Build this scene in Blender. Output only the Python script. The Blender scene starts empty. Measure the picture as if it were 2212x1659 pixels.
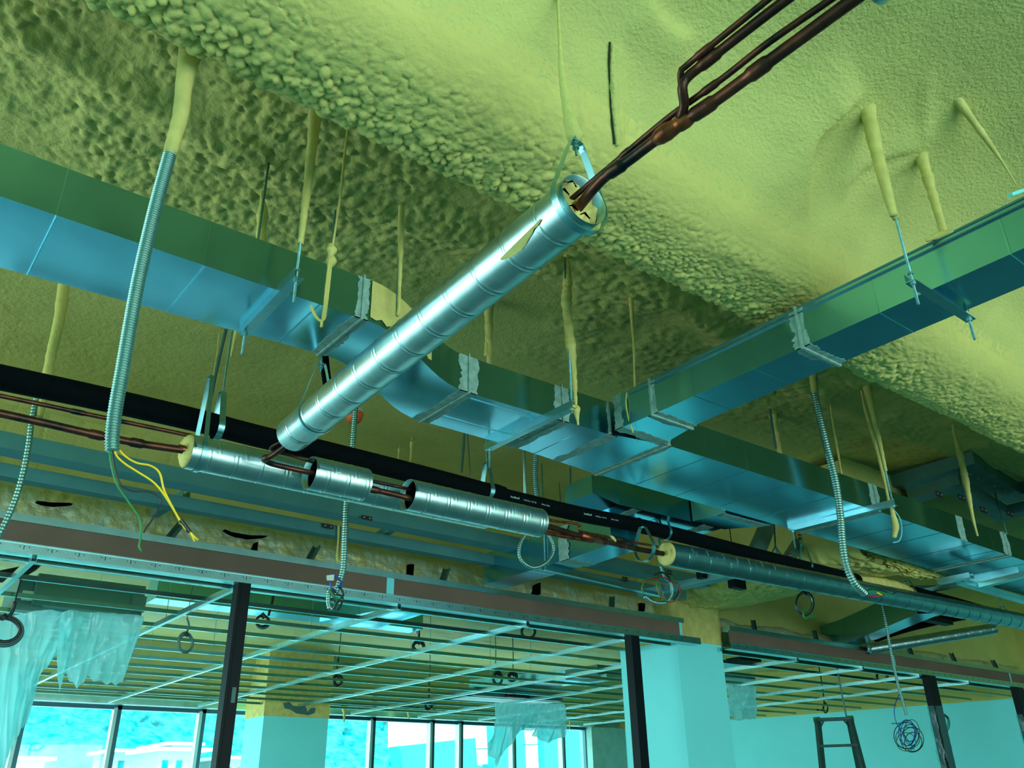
import bpy, bmesh, math, random
import numpy as np
from mathutils import Vector, Matrix
random.seed(7)
rng = np.random.default_rng(11)
PI = math.pi
SC = bpy.context.scene
COL = SC.collection

# ------------------------------------------------------------------ camera
F, CX, CY = 1840.0, 1106.0, 829.5
R = np.array([[0.78525265, -0.26078569, -0.56157733],
              [-0.61895558, -0.35478705, -0.70072829],
              [-0.01650046, 0.89784017, -0.44001223]])
EYE = np.array([0.0, 0.0, 1.6])
cd = bpy.data.cameras.new('camera')
cd.sensor_width = 36.0
cd.lens = F * 36.0 / 2212.0
cd.clip_start = 0.02
cd.clip_end = 500
cam = bpy.data.objects.new('camera', cd)
COL.objects.link(cam)
mw = Matrix([list(R[i]) + [EYE[i]] for i in range(3)] + [[0, 0, 0, 1]])
cam.matrix_world = mw
SC.camera = cam

def W(px, py, x=None, y=None, z=None):
    """the point of the room seen at a picture position, on a known plane of the room"""
    d = R @ np.array([(px - CX) / F, -(py - CY) / F, -1.0])
    t = (x - EYE[0]) / d[0] if x is not None else (y - EYE[1]) / d[1] if y is not None else (z - EYE[2]) / d[2]
    return tuple(EYE + t * d)

def rad(p, px):
    """radius in metres of a thing px pixels wide at point p"""
    return 0.5 * px * (-(R.T @ (np.array(p) - EYE))[2]) / F

# ------------------------------------------------------------------ light
SC.view_settings.view_transform = 'Standard'
SC.view_settings.look = 'None'
SC.view_settings.gamma = 1
SC.view_settings.use_curve_mapping = False
SC.view_settings.exposure = 0.12
SC.cycles.use_denoising = True
SC.cycles.max_bounces = 8
SC.cycles.diffuse_bounces = 5
SC.cycles.caustics_reflective = False
SC.cycles.caustics_refractive = False
SC.cycles.sample_clamp_indirect = 6.0
world = bpy.data.worlds.new('world')
SC.world = world
world.use_nodes = True
bg = world.node_tree.nodes['Background']
bg.inputs[0].default_value = (0.74, 1.0, 0.96, 1)
bg.inputs[1].default_value = 5.6
sd = bpy.data.lights.new('sun', 'SUN')
sd.energy = 4.0
sd.color = (0.85, 1.0, 0.85)
sd.angle = 0.02
sun = bpy.data.objects.new('sun', sd)
COL.objects.link(sun)
sun.rotation_euler = Vector((-0.25, -0.62, 0.80)).to_track_quat('Z', 'Y').to_euler()
def portal(name, loc, rot, sx, sy):
    l = bpy.data.lights.new(name, 'AREA')
    l.shape = 'RECTANGLE'; l.size = sx; l.size_y = sy
    l.cycles.is_portal = True
    o = bpy.data.objects.new(name, l); COL.objects.link(o)
    o.location = loc; o.rotation_euler = rot
portal('portal_front', (4.5, 13.6, 1.9), (-PI/2, 0, 0), 16, 2.0)
portal('portal_back', (2.2, -6.1, 1.85), (PI/2, 0, 0), 12.6, 3.5)
portal('portal_left', (-4.1, 8.2, 1.85), (0, -PI/2, 0), 3.5, 9.6)

# ------------------------------------------------------------------ materials
MATS = {}
def mat(name, col, rough=0.6, metal=0.0, noise=0.0, nscale=8.0, col2=None, bump=0.0, bscale=60.0, spec=0.5, detail=4.0, trans=0.0):
    if name in MATS: return MATS[name]
    m = bpy.data.materials.new(name); m.use_nodes = True
    nt = m.node_tree; b = nt.nodes['Principled BSDF']
    b.inputs['Base Color'].default_value = (*col, 1)
    b.inputs['Roughness'].default_value = rough
    b.inputs['Metallic'].default_value = metal
    b.inputs['Specular IOR Level'].default_value = spec
    tc = nt.nodes.new('ShaderNodeTexCoord')
    if noise > 0 or col2:
        n = nt.nodes.new('ShaderNodeTexNoise'); n.inputs['Scale'].default_value = nscale; n.inputs['Detail'].default_value = detail
        nt.links.new(tc.outputs['Object'], n.inputs['Vector'])
        r = nt.nodes.new('ShaderNodeValToRGB')
        r.color_ramp.elements[0].position = 0.35; r.color_ramp.elements[1].position = 0.65
        c2 = col2 or tuple(c * (1 - noise) for c in col)
        r.color_ramp.elements[0].color = (*c2, 1); r.color_ramp.elements[1].color = (*col, 1)
        nt.links.new(n.outputs['Fac'], r.inputs['Fac'])
        nt.links.new(r.outputs['Color'], b.inputs['Base Color'])
    if bump > 0:
        n2 = nt.nodes.new('ShaderNodeTexNoise'); n2.inputs['Scale'].default_value = bscale; n2.inputs['Detail'].default_value = 5
        nt.links.new(tc.outputs['Object'], n2.inputs['Vector'])
        bp = nt.nodes.new('ShaderNodeBump'); bp.inputs['Strength'].default_value = 1.0; bp.inputs['Distance'].default_value = bump
        nt.links.new(n2.outputs['Fac'], bp.inputs['Height'])
        nt.links.new(bp.outputs['Normal'], b.inputs['Normal'])
    MATS[name] = m
    return m

FOAM = mat('spray_foam', (0.75, 0.66, 0.19), 0.75, 0, 0.16, 1.6, bump=0.004, bscale=60, spec=0.3)
FOAMS = mat('spray_foam_smooth', (0.68, 0.65, 0.20), 0.75, 0, 0.14, 2.0, bump=0.007, bscale=70, spec=0.3)
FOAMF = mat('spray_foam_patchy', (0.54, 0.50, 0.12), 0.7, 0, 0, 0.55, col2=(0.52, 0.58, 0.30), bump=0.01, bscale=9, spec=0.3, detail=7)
FOAMB = mat('spray_foam_fresh', (0.74, 0.64, 0.20), 0.7, 0, 0.2, 14, bump=0.002, bscale=90, spec=0.3)
GALV = mat('galvanised_sheet', (0.30, 0.62, 0.66), 0.30, 1.0, 0.10, 30, bump=0.0002, bscale=25)
GALVS = mat('galvanised_duct', (0.23, 0.66, 0.84), 0.20, 1.0, 0.10, 5, bump=0.0006, bscale=4)
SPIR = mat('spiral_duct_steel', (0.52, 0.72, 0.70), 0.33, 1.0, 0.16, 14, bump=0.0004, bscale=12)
STUD = mat('stud_steel', (0.40, 0.72, 0.74), 0.30, 1.0, 0.1, 12)
DSTEEL = mat('dull_strut_steel', (0.11, 0.26, 0.24), 0.45, 0.5, 0.2, 6)
MASTIC = mat('grey_mastic', (0.30, 0.50, 0.42), 0.6, 0, 0.35, 30, bump=0.002, bscale=60)
ROD = mat('threaded_rod_zinc', (0.22, 0.50, 0.48), 0.4, 0.8, 0.3, 60, bump=0.001, bscale=400)
RUBBER = mat('black_rubber_insulation', (0.002, 0.005, 0.006), 0.8, 0, 0.4, 20, bump=0.0006, bscale=150, spec=0.06)
COPPER = mat('tarnished_copper', (0.15, 0.045, 0.022), 0.36, 0.7, 0, 12, col2=(0.010, 0.014, 0.013), bump=0.0004, bscale=80)
COPPERB = mat('bright_copper', (0.36, 0.09, 0.03), 0.35, 0.8, 0, 16, col2=(0.07, 0.022, 0.012))
FLEX = mat('flex_conduit_zinc', (0.24, 0.44, 0.39), 0.42, 0.9, 0.1, 40)
FLEXD = mat('flex_conduit_dull', (0.18, 0.36, 0.34), 0.45, 0.7, 0.1, 40)
RUNNER = mat('dull_runner_steel', (0.24, 0.54, 0.53), 0.18, 1.0, 0.1, 12)
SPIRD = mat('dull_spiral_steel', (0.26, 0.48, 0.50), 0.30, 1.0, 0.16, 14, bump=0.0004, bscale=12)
BOARD = mat('brown_board_face', (0.20, 0.13, 0.09), 0.85, 0, 0.15, 3, bump=0.0003, bscale=200)
PAINT = mat('turquoise_white_paint', (0.22, 0.90, 0.92), 0.7, 0, 0.04, 2)
PAINTG = mat('skim_plaster', (0.26, 0.55, 0.48), 0.8, 0, 0.15, 6)
BLACK = mat('black_painted_steel', (0.003, 0.008, 0.011), 0.5, 0.0, 0.2, 10, spec=0.15)
FRAME = mat('window_frame_alu', (0.03, 0.12, 0.15), 0.4, 0.6)
FRAMEL = mat('window_frame_pale', (0.4, 0.6, 0.6), 0.4, 0.3)
YEL = mat('yellow_wire', (0.95, 0.62, 0.005), 0.4)
GRN = mat('green_wire', (0.005, 0.22, 0.035), 0.4)
RED = mat('red_wire', (0.40, 0.02, 0.03), 0.4)
BLU = mat('blue_wire', (0.01, 0.05, 0.30), 0.4)
BLK = mat('black_wire', (0.005, 0.012, 0.014), 0.4)
GRYC = mat('grey_cable', (0.05, 0.14, 0.13), 0.5)
ORANGE = mat('orange_cap_plastic', (1.0, 0.17, 0.04), 0.5)
WHITEP = mat('white_plastic', (0.6, 0.7, 0.6), 0.5)
FLOORM = mat('pale_screed', (0.09, 0.26, 0.35), 0.14, 0, 0.12, 0.7, spec=1.0)
BRACK = mat('brown_clip_steel', (0.045, 0.02, 0.015), 0.6)
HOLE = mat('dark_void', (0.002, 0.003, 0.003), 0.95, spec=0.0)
DARKC = mat('dark_unit_case', (0.008, 0.012, 0.012), 0.7, spec=0.2)
PRINT = mat('white_print', (0.5, 0.75, 0.7), 0.6)
LADM = mat('ladder_frame', (0.02, 0.085, 0.075), 0.5, 0.2, 0.4, 12)
LADG = mat('ladder_green_cap', (0.02, 0.16, 0.02), 0.5)
TREES = mat('tree_canopy', (0.055, 0.27, 0.29), 0.95, 0, 0, 0.9, col2=(0.0, 0.16, 0.20), spec=0.0, detail=8)
BWHITE = mat('white_facade', (0.55, 0.62, 0.62), 0.8)
BHOUSE = mat('pale_house_wall', (0.26, 0.36, 0.36), 0.8)
BCYAN = mat('cyan_glass_facade', (0.0, 0.30, 0.34), 0.4)
FOILM = mat('crinkled_foil', (0.55, 0.66, 0.50), 0.45, 0.35, 0, 7, col2=(0.62, 0.58, 0.24), bump=0.012, bscale=28)

def film(name, fac, col):
    m = bpy.data.materials.new(name); m.use_nodes = True
    nt = m.node_tree; nt.nodes.clear()
    out = nt.nodes.new('ShaderNodeOutputMaterial')
    tr = nt.nodes.new('ShaderNodeBsdfTransparent'); tr.inputs[0].default_value = (0.75, 1, 1, 1)
    tl = nt.nodes.new('ShaderNodeBsdfTranslucent'); tl.inputs[0].default_value = (*col, 1)
    df = nt.nodes.new('ShaderNodeBsdfDiffuse'); df.inputs[0].default_value = (*col, 1)
    gl = nt.nodes.new('ShaderNodeBsdfGlossy'); gl.inputs['Roughness'].default_value = 0.18
    a = nt.nodes.new('ShaderNodeMixShader'); a.inputs[0].default_value = 0.5
    b = nt.nodes.new('ShaderNodeMixShader'); b.inputs[0].default_value = fac
    c = nt.nodes.new('ShaderNodeMixShader'); c.inputs[0].default_value = 0.035
    nt.links.new(tl.outputs[0], a.inputs[1]); nt.links.new(df.outputs[0], a.inputs[2])
    nt.links.new(tr.outputs[0], b.inputs[1]); nt.links.new(a.outputs[0], b.inputs[2])
    nt.links.new(b.outputs[0], c.inputs[1]); nt.links.new(gl.outputs[0], c.inputs[2])
    nt.links.new(c.outputs[0], out.inputs[0])
    return m
FILM = film('plastic_film', 0.84, (0.42, 0.98, 1.0))
FILMT = film('thin_film', 0.22, (0.42, 0.95, 0.98))
def glassmat():
    m = bpy.data.materials.new('window_glass'); m.use_nodes = True
    nt = m.node_tree; nt.nodes.clear()
    out = nt.nodes.new('ShaderNodeOutputMaterial')
    tr = nt.nodes.new('ShaderNodeBsdfTransparent'); tr.inputs[0].default_value = (0.85, 1, 1, 1)
    gl = nt.nodes.new('ShaderNodeBsdfGlossy'); gl.inputs['Roughness'].default_value = 0.02
    a = nt.nodes.new('ShaderNodeMixShader'); a.inputs[0].default_value = 0.06
    nt.links.new(tr.outputs[0], a.inputs[1]); nt.links.new(gl.outputs[0], a.inputs[2]); nt.links.new(a.outputs[0], out.inputs[0])
    return m
GLASS = glassmat()

# ------------------------------------------------------------------ helpers
def tag(o, label=None, cat=None, group=None, kind=None):
    if label: o['label'] = label
    if cat: o['category'] = cat
    if group: o['group'] = group
    if kind: o['kind'] = kind
    return o

def thing(name, loc, label, cat, group=None):
    o = bpy.data.objects.new(name, None); COL.objects.link(o)
    o.empty_display_size = 0.05; o.location = loc
    return tag(o, label, cat, group)

def origin(o):
    v = Vector(o.location); p = o.parent
    while p is not None:
        v += Vector(p.location); p = p.parent
    return v

class G:
    """collects geometry for one mesh"""
    def __init__(s): s.v = []; s.f = []
    def add(s, V, Fc):
        n = len(s.v); s.v += [tuple(map(float, p)) for p in V]; s.f += [tuple(i + n for i in q) for q in Fc]; return s
    def box(s, a, b):
        x0, x1 = sorted((a[0], b[0])); y0, y1 = sorted((a[1], b[1])); z0, z1 = sorted((a[2], b[2]))
        return s.add([(x0,y0,z0),(x1,y0,z0),(x1,y1,z0),(x0,y1,z0),(x0,y0,z1),(x1,y0,z1),(x1,y1,z1),(x0,y1,z1)],
                     [(0,3,2,1),(4,5,6,7),(0,1,5,4),(1,2,6,5),(2,3,7,6),(3,0,4,7)])
    def loft(s, rings, cap=True, closed=True):
        n = len(rings[0]); V = [p for r in rings for p in r]; Fc = []
        for i in range(len(rings) - 1):
            for j in range(n if closed else n - 1):
                k = (j + 1) % n
                Fc.append((i*n+j, i*n+k, (i+1)*n+k, (i+1)*n+j))
        if cap and closed:
            Fc.append(tuple(range(n-1, -1, -1))); Fc.append(tuple((len(rings)-1)*n + j for j in range(n)))
        return s.add(V, Fc)
    def tube(s, pts, r, seg=10, cap=True, flat=1.0, phase=0.0):
        P = np.array(pts, float); n = len(P)
        T = np.gradient(P, axis=0); T /= np.linalg.norm(T, axis=1)[:, None] + 1e-12
        up = np.array([0, 0, 1.0]) if abs(T[0][2]) < 0.9 else np.array([1.0, 0, 0])
        rings = []; u = None
        for i in range(n):
            t = T[i]
            if u is None: u = np.cross(up, t)
            u = u - t * (u @ t); u /= np.linalg.norm(u) + 1e-12
            v = np.cross(t, u)
            ri = r[i] if hasattr(r, '__len__') else r
            rings.append([tuple(P[i] + ri * (math.cos(a) * u + flat * math.sin(a) * v)) for a in (2*PI*k/seg + phase for k in range(seg))])
        return s.loft(rings, cap)
    def bar(s, a, b, w, h, up=(0, 0, 1)):
        a = np.array(a, float); b = np.array(b, float); t = b - a; t /= np.linalg.norm(t)
        up = np.array(up, float)
        if abs(t @ up) > 0.95: up = np.array([1.0, 0, 0])
        u = np.cross(t, up); u /= np.linalg.norm(u); v = np.cross(u, t)
        o = [(-w/2, -h/2), (w/2, -h/2), (w/2, h/2), (-w/2, h/2)]
        return s.loft([[tuple(q + u*i + v*j) for i, j in o] for q in (a, b)])
    def prof(s, a, b, poly, up=(0, 0, 1)):
        """extrude an open-section profile polygon (side, up) from a to b"""
        a = np.array(a, float); b = np.array(b, float); t = b - a; t /= np.linalg.norm(t)
        up = np.array(up, float)
        u = np.cross(t, up); u /= np.linalg.norm(u); v = np.cross(u, t)
        return s.loft([[tuple(q + u*i + v*j) for i, j in poly] for q in (a, b)])
    def build(s, name, m, parent=None, smooth=False, label=None):
        me = bpy.data.meshes.new(name); o = bpy.data.objects.new(name, me)
        V = np.array(s.v); 
        off = origin(parent) if parent is not None else Vector(V.mean(axis=0))
        V = V - np.array(off)
        me.from_pydata([tuple(p) for p in V], [], s.f)
        me.materials.append(m)
        if smooth: me.polygons.foreach_set('use_smooth', [True] * len(me.polygons))
        me.update()
        COL.objects.link(o)
        if parent is not None: o.parent = parent
        else: o.location = off
        if label: o['label'] = label
        return o

def U(w, h, t=0.0012):
    """channel section, open upward, bottom at 0"""
    return [(-w/2, h), (-w/2, 0), (w/2, 0), (w/2, h), (w/2 - t, h), (w/2 - t, t), (-w/2 + t, t), (-w/2 + t, h)]
def L(w, h, t=0.003):
    return [(-w/2, 0), (w/2, 0), (w/2, t), (-w/2 + t, t), (-w/2 + t, h), (-w/2, h)]

def cr(pts, step=0.01):
    """smooth curve through points, resampled at an even step"""
    P = np.array(pts, float)
    if len(P) == 2: Q = P
    else:
        E = np.vstack([2*P[0]-P[1], P, 2*P[-1]-P[-2]]); Q = []
        for i in range(len(P) - 1):
            a, b, c, d = E[i:i+4]
            for t in np.linspace(0, 1, 16, endpoint=False):
                Q.append(0.5 * ((2*b) + (c-a)*t + (2*a-5*b+4*c-d)*t*t + (-a+3*b-3*c+d)*t**3))
        Q.append(P[-1]); Q = np.array(Q)
    L_ = np.concatenate([[0], np.cumsum(np.linalg.norm(np.diff(Q, axis=0), axis=1))])
    n = max(2, int(L_[-1] / step) + 1)
    s = np.linspace(0, L_[-1], n)
    return np.stack([np.interp(s, L_, Q[:, k]) for k in range(3)], 1), s

def vnoise(x, y, seed=0):
    """value noise in [0,1]"""
    xi = np.floor(x).astype(np.int64); yi = np.floor(y).astype(np.int64)
    fx = x - xi; fy = y - yi; fx = fx*fx*(3-2*fx); fy = fy*fy*(3-2*fy)
    def h(a, b):
        n = (a * 374761393 + b * 668265263 + seed * 974634777) & 0xFFFFFFFF
        n = ((n ^ (n >> 13)) * 1274126177) & 0xFFFFFFFF
        return ((n ^ (n >> 16)) & 0xFFFF) / 65535.0
    return (h(xi, yi)*(1-fx) + h(xi+1, yi)*fx)*(1-fy) + (h(xi, yi+1)*(1-fx) + h(xi+1, yi+1)*fx)*fy
def hsh(a, b, seed):
    n = (a * 374761393 + b * 668265263 + seed * 974634777) & 0xFFFFFFFF
    n = ((n ^ (n >> 13)) * 1274126177) & 0xFFFFFFFF
    return ((n ^ (n >> 16)) & 0xFFFF) / 65535.0
def lumps(x, y, cell, seed=0, sharp=0.5):
    """popcorn: overlapping domes of differing size, 0..1"""
    x = x / cell; y = y / cell
    xi = np.floor(x).astype(np.int64); yi = np.floor(y).astype(np.int64)
    out = np.zeros_like(x)
    for a in (-1, 0, 1):
        for b in (-1, 0, 1):
            cx = xi + a; cy = yi + b
            px = cx + 0.15 + 0.7*hsh(cx, cy, seed + 1); py = cy + 0.15 + 0.7*hsh(cx, cy, seed + 2)
            r = 0.55 + 0.42*hsh(cx, cy, seed + 3); hh = 0.45 + 0.55*hsh(cx, cy, seed + 4)
            d = ((x-px)**2 + (y-py)**2) / (r*r)
            out = np.maximum(out, hh * np.maximum(0, 1 - d)**sharp)
    return out
def fbm(x, y, seed=0, o=4):
    v = 0; a = 0.5
    for k in range(o): v = v + a*vnoise(x*2**k, y*2**k, seed+k*7); a *= 0.5
    return v

def sweep(ctrl, step):
    """smooth 2-D profile, resampled; returns points and room-side normals"""
    Q, s = cr([(0, a, b) for a, b in ctrl], step)
    P = Q[:, 1:]; T = np.gradient(P, axis=0); T /= np.linalg.norm(T, axis=1)[:, None]
    return P, s, np.stack([T[:, 1], -T[:, 0]], 1)     # for a path running +a, the normal points down
def foam_sheet(name, ctrl, xs, step, disp, m, axis='x', kind='structure', srange=None):
    P, s, N = sweep(ctrl, step)
    if srange:
        k_ = (s >= srange[0]) & (s <= srange[1]); P, s, N = P[k_], s[k_], N[k_]
    X, S = np.meshgrid(xs, s, indexing='ij')
    H = disp(X, S)
    A = P[None, :, 0] + N[None, :, 0]*H; B = P[None, :, 1] + N[None, :, 1]*H
    V = np.stack([X, A, B] if axis == 'x' else [A, X, B], -1)
    nx, ns = X.shape
    V = V.reshape(-1, 3)
    idx = np.arange(nx*ns).reshape(nx, ns)
    Fq = np.stack([idx[:-1, :-1], idx[:-1, 1:], idx[1:, 1:], idx[1:, :-1]], -1).reshape(-1, 4)
    if axis != 'x': Fq = Fq[:, ::-1]
    me = bpy.data.meshes.new(name)
    me.vertices.add(len(V)); me.vertices.foreach_set('co', V.astype(np.float32).ravel())
    me.loops.add(Fq.size); me.loops.foreach_set('vertex_index', Fq.astype(np.int32).ravel())
    me.polygons.add(len(Fq)); me.polygons.foreach_set('loop_start', np.arange(0, Fq.size, 4, dtype=np.int32))
    me.polygons.foreach_set('use_smooth', np.ones(len(Fq), dtype=bool))
    me.materials.append(m); me.update(); me.validate()
    o = bpy.data.objects.new(name, me); COL.objects.link(o)
    if kind: o['kind'] = kind
    return o
def xgrid(a, b, d0, k):
    out = [a]
    while out[-1] < b: out.append(out[-1] + d0*(1 + k*max(0.0, out[-1] - 1.0)))
    return np.array(out)

def corrugated(g, pts, r, period=0.0065, amp=0.09, seg=14, step=None):
    P, s = cr(pts, step or period/5.0)
    rr = np.array([np.interp(s[i], [0, s[-1]], r) if hasattr(r, '__len__') else r for i in range(len(s))])
    g.tube(P, rr*(1 + amp*np.sin(2*PI*s/period)), seg)
    return P, s
def foamrod(g, pts, r, seed=0, lump=0.35, step=0.008, seg=10):
    P, s = cr(pts, step)
    rr = np.interp(s, np.linspace(0, s[-1], len(r)), r)
    n = fbm(s*22, s*0+seed*3.1, seed)*1.0
    n2 = vnoise(s*60, s*0+seed, seed+5)
    g.tube(P, rr*(1 + lump*(n*1.6 - 0.8) + lump*0.5*(n2-0.5)), seg)

# ------------------------------------------------------------------ the room
slot_ = None
f = G().box((-6, -8, -0.15), (17, 14, 0)).build('floor', FLOORM); f['kind'] = 'structure'
g = G().box((-6, -8, 4.32), (17, 14, 4.5)).build('roof_slab', PAINTG); g['kind'] = 'structure'

# foam ceiling near the viewer, the beam it coves into and the ceiling beyond
NEARP = [(-6.0, 4.16), (-2, 4.16), (0.2, 4.16), (0.80, 4.14), (1.15, 4.06), (1.36, 3.93), (1.48, 3.78), (1.56, 3.66), (1.64, 3.60), (1.74, 3.575), (1.86, 3.572), (1.94, 3.585), (1.98, 3.615), (1.995, 3.68), (2.0, 3.74)]
def d_beam(X, S):
    """S counts along the section from the far end; lumpy only under the beam"""
    t = S - BEAM_S
    big = 0.04*(fbm(X*0.9, S*0.9, 3) - 0.5)
    e = 0.03*(fbm(X*3, S*3, 77) - 0.5)
    lump = np.clip((t + e - 0.0)/0.10, 0, 1)
    amp = 0.0015 + 0.027*lump*(0.45 + 0.8*np.clip((t - 0.14)/0.16, 0, 1))
    l1 = lumps(X + 0.006*np.sin(S*60), S*0.9, 0.027, 5, 0.5); l2 = lumps(X + 3.3, S, 0.017, 15, 0.5)
    mix = np.clip(2.2*vnoise(X*3.0, S*7.0, 8) - 0.5 + 0.5*np.clip((t - 0.2)/0.1, 0, 1), 0, 1)
    big2 = 0.014*lump*(fbm(X*6, S*9, 19) - 0.5)
    fine = 0.004*lumps(X, S, 0.045, 21, 0.8)*(1 - lump)*vnoise(X*1.3, S*1.3, 9)
    for poly, w_, h_ in RIDGES: big = big + ridge_h(X, S, poly, w_, h_)
    return big*(1 - 0.5*lump) + big2 + amp*(l1*mix + 0.7*l2*(1 - mix)) + fine + 0.003*fbm(X*55, S*55, 44)*(0.4 + lump)
_P, _s, _N = sweep(NEARP, 0.01)
BEAM_S = float(_s[np.argmin(np.abs(_P[:, 0] - 1.60) + 10*(_P[:, 1] > 3.9))])
def prof_hit(px, py):
    """position along the beam and along its section where a line of sight meets the section"""
    d = R @ np.array([(px - CX) / F, -(py - CY) / F, -1.0]); o = EYE
    for i in range(len(_P) - 1):
        a, b = _P[i], _P[i+1]; e = b - a
        den = d[1]*e[1] - d[2]*e[0]
        if abs(den) < 1e-9: continue
        q = (o[1]*d[2] - o[2]*d[1] - a[0]*d[2] + a[1]*d[1]) / -(den) if False else None
        M_ = np.array([[d[1], -e[0]], [d[2], -e[1]]]); rhs = a - o[1:]
        t, u = np.linalg.solve(M_, rhs)
        if t > 0 and -1e-6 <= u <= 1 + 1e-6: return (o[0] + t*d[0], _s[i] + u*(_s[i+1] - _s[i]))
    return None
def ridge_h(X, S, poly, w_, h_):
    best = np.full(X.shape, 9.0); side = np.zeros(X.shape); along = np.zeros(X.shape)
    for k in range(len(poly) - 1):
        a = np.array(poly[k]); b = np.array(poly[k+1]); e = b - a; L2 = e @ e
        t = np.clip(((X - a[0])*e[0] + (S - a[1])*e[1])/L2, 0, 1)
        dx = X - a[0] - t*e[0]; dy = S - a[1] - t*e[1]; d = np.sqrt(dx*dx + dy*dy)
        m = d < best
        best = np.where(m, d, best); side = np.where(m, e[0]*dy - e[1]*dx, side); along = np.where(m, (k + t)/(len(poly) - 1), along)
    fade = np.clip(np.sin(np.clip(along, 0.02, 0.98)*PI)*1.6, 0, 1)
    return h_*fade*np.where(side > 0, np.exp(-(best/w_[0])**2), np.exp(-(best/w_[1])**2))
RIDGES = []
for pp, w_, h_ in (([(1875, 195), (1830, 225), (1790, 260), (1755, 295), (1742, 330), (1738, 400), (1745, 480)], (0.20, 0.022), 0.045),
                   ([(2005, 320), (1950, 326), (1905, 340), (1860, 360), (1830, 395), (1822, 450)], (0.12, 0.018), 0.022),
                   ([(1385, -10), (1410, 40), (1450, 75), (1500, 95)], (0.12, 0.03), 0.03),
                   ([(2010, 155), (2002, 200), (2000, 260), (2003, 325)], (0.03, 0.03), 0.008),
                   ([(1336, 85), (1334, 130), (1337, 200), (1341, 270), (1344, 320)], (0.03, 0.012), 0.016),
                   ([(1253, 85), (1252, 160), (1254, 230), (1260, 290)], (0.012, 0.012), 0.006)):
    RIDGES.append(([prof_hit(*q) for q in pp], w_, h_))
foam_sheet('ceiling', NEARP, xgrid(-2.5, 15, 0.014, 0.25), 0.014, d_beam, FOAMS, srange=(0, BEAM_S - 0.10))
foam_sheet('ceiling_beam', NEARP, xgrid(-0.5, 11, 0.0050, 0.32), 0.0052, d_beam, FOAM, srange=(BEAM_S - 0.17, 99))
def d_far(X, S):
    w1 = 0.06*(fbm(X*0.8 + 4, S*0.8, 51) - 0.5) + 0.035*np.exp(-((S - 1.25 - 0.12*np.sin(X*1.3))/0.10)**2) + 0.03*np.exp(-((S - 0.85 + 0.25*np.sin(X*0.9 + 1))/0.08)**2)
    c = fbm(X*1.6, S*1.6, 61)
    a = np.clip(0.35 + (c - 0.42)*5, 0, 1)*np.clip((2.4 - S)*1.2, 0.10, 1)
    return w1 + a*0.026*lumps(X, S, 0.050, 71, 0.55) + 0.012*lumps(X, S, 0.026, 73, 0.5)*(0.25 + a) + 0.004*fbm(X*40, S*40, 81)
foam_sheet('ceiling', [(1.985, 3.62), (2.0, 3.75), (2.03, 3.95), (2.12, 4.09), (2.35, 4.15), (3.5, 4.17), (5.2, 4.15), (5.75, 4.12), (5.88, 4.02), (5.92, 3.9)],
           xgrid(-1.6, 15, 0.010, 0.40), 0.011, d_far, FOAM)
# side of the deep beam above the header, with board joints showing through the foam
def d_wall(X, S):
    j = 0
    fr = (X + 0.02*np.sin(S*9)) / 0.205
    fr = np.abs(fr - np.round(fr))*0.205
    return 0.02*(fbm(X*1.1, S*1.1, 91)-0.5) - 0.008*np.exp(-(fr/0.006)**2)*(vnoise(X*2, S*3, 5) > 0.35) + 0.003*fbm(X*30, S*30, 12)
foam_sheet('wall_beam', [(5.9, 3.95), (5.905, 3.7), (5.90, 3.4), (5.90, 3.2), (5.90, 3.04)][::-1][::-1], xgrid(-2, 15, 0.014, 0.12), 0.03, lambda X, S: -d_wall(X, S)*-1, FOAMS)
o = G().box((-2, 5.93, 3.04), (15, 6.25, 4.3)).build('wall_beam_core', FOAMS); o['kind'] = 'structure'
# far ceiling through the grid
def d_far2(X, S):
    return 0.10*(fbm(X*0.7, S*0.9, 101)-0.5) + 0.010*lumps(X, S, 0.09, 111, 0.8)*(vnoise(X*1.2, S*1.2, 7) > 0.5) + 0.012*fbm(X*7, S*7, 13) - 0.006*(np.abs((S/0.6) % 1 - 0.5) < 0.012)
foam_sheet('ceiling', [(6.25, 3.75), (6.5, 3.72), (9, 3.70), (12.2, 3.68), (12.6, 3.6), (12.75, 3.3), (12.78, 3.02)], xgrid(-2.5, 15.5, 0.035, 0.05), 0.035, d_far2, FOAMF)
o = G().box((-3, 12.8, 3.02), (15, 13.5, 4.3)).build('ceiling_beam', FOAMS); o['kind'] = 'structure'
# cross beam over the pillar (runs away from the viewer)
def d_cross(X, S):
    e = np.exp(-((S - 0.85)/0.35)**2) + 0.35
    return 0.07*(fbm(X*2.2, S*2.2, 131)-0.35) + e*0.034*lumps(X, S, 0.055, 141, 0.55) + e*0.014*lumps(X, S, 0.028, 145, 0.55) + 0.004*fbm(X*40, S*40, 3)
foam_sheet('ceiling_beam', [(6.28, 4.1), (6.30, 3.7), (6.33, 3.42), (6.45, 3.34), (6.75, 3.31), (7.05, 3.31), (7.22, 3.38), (7.28, 3.6), (7.3, 4.12)],
           xgrid(3.50, 5.95, 0.016, 0.0), 0.016, lambda X, S: d_cross(X, S), FOAM, axis='y')
# end cap of the cross beam towards the duct
def d_cap(X, S): return 0.03*(fbm(X*4, S*4, 151)) + 0.012*lumps(X, S, 0.04, 161, 0.7)
foam_sheet('ceiling_beam', [(3.52, 4.14), (3.50, 3.8), (3.49, 3.5), (3.52, 3.36)], xgrid(6.26, 7.18, 0.016, 0.0), 0.016, lambda X, S: -d_cap(X, S)*-1.0, FOAM)
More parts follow.
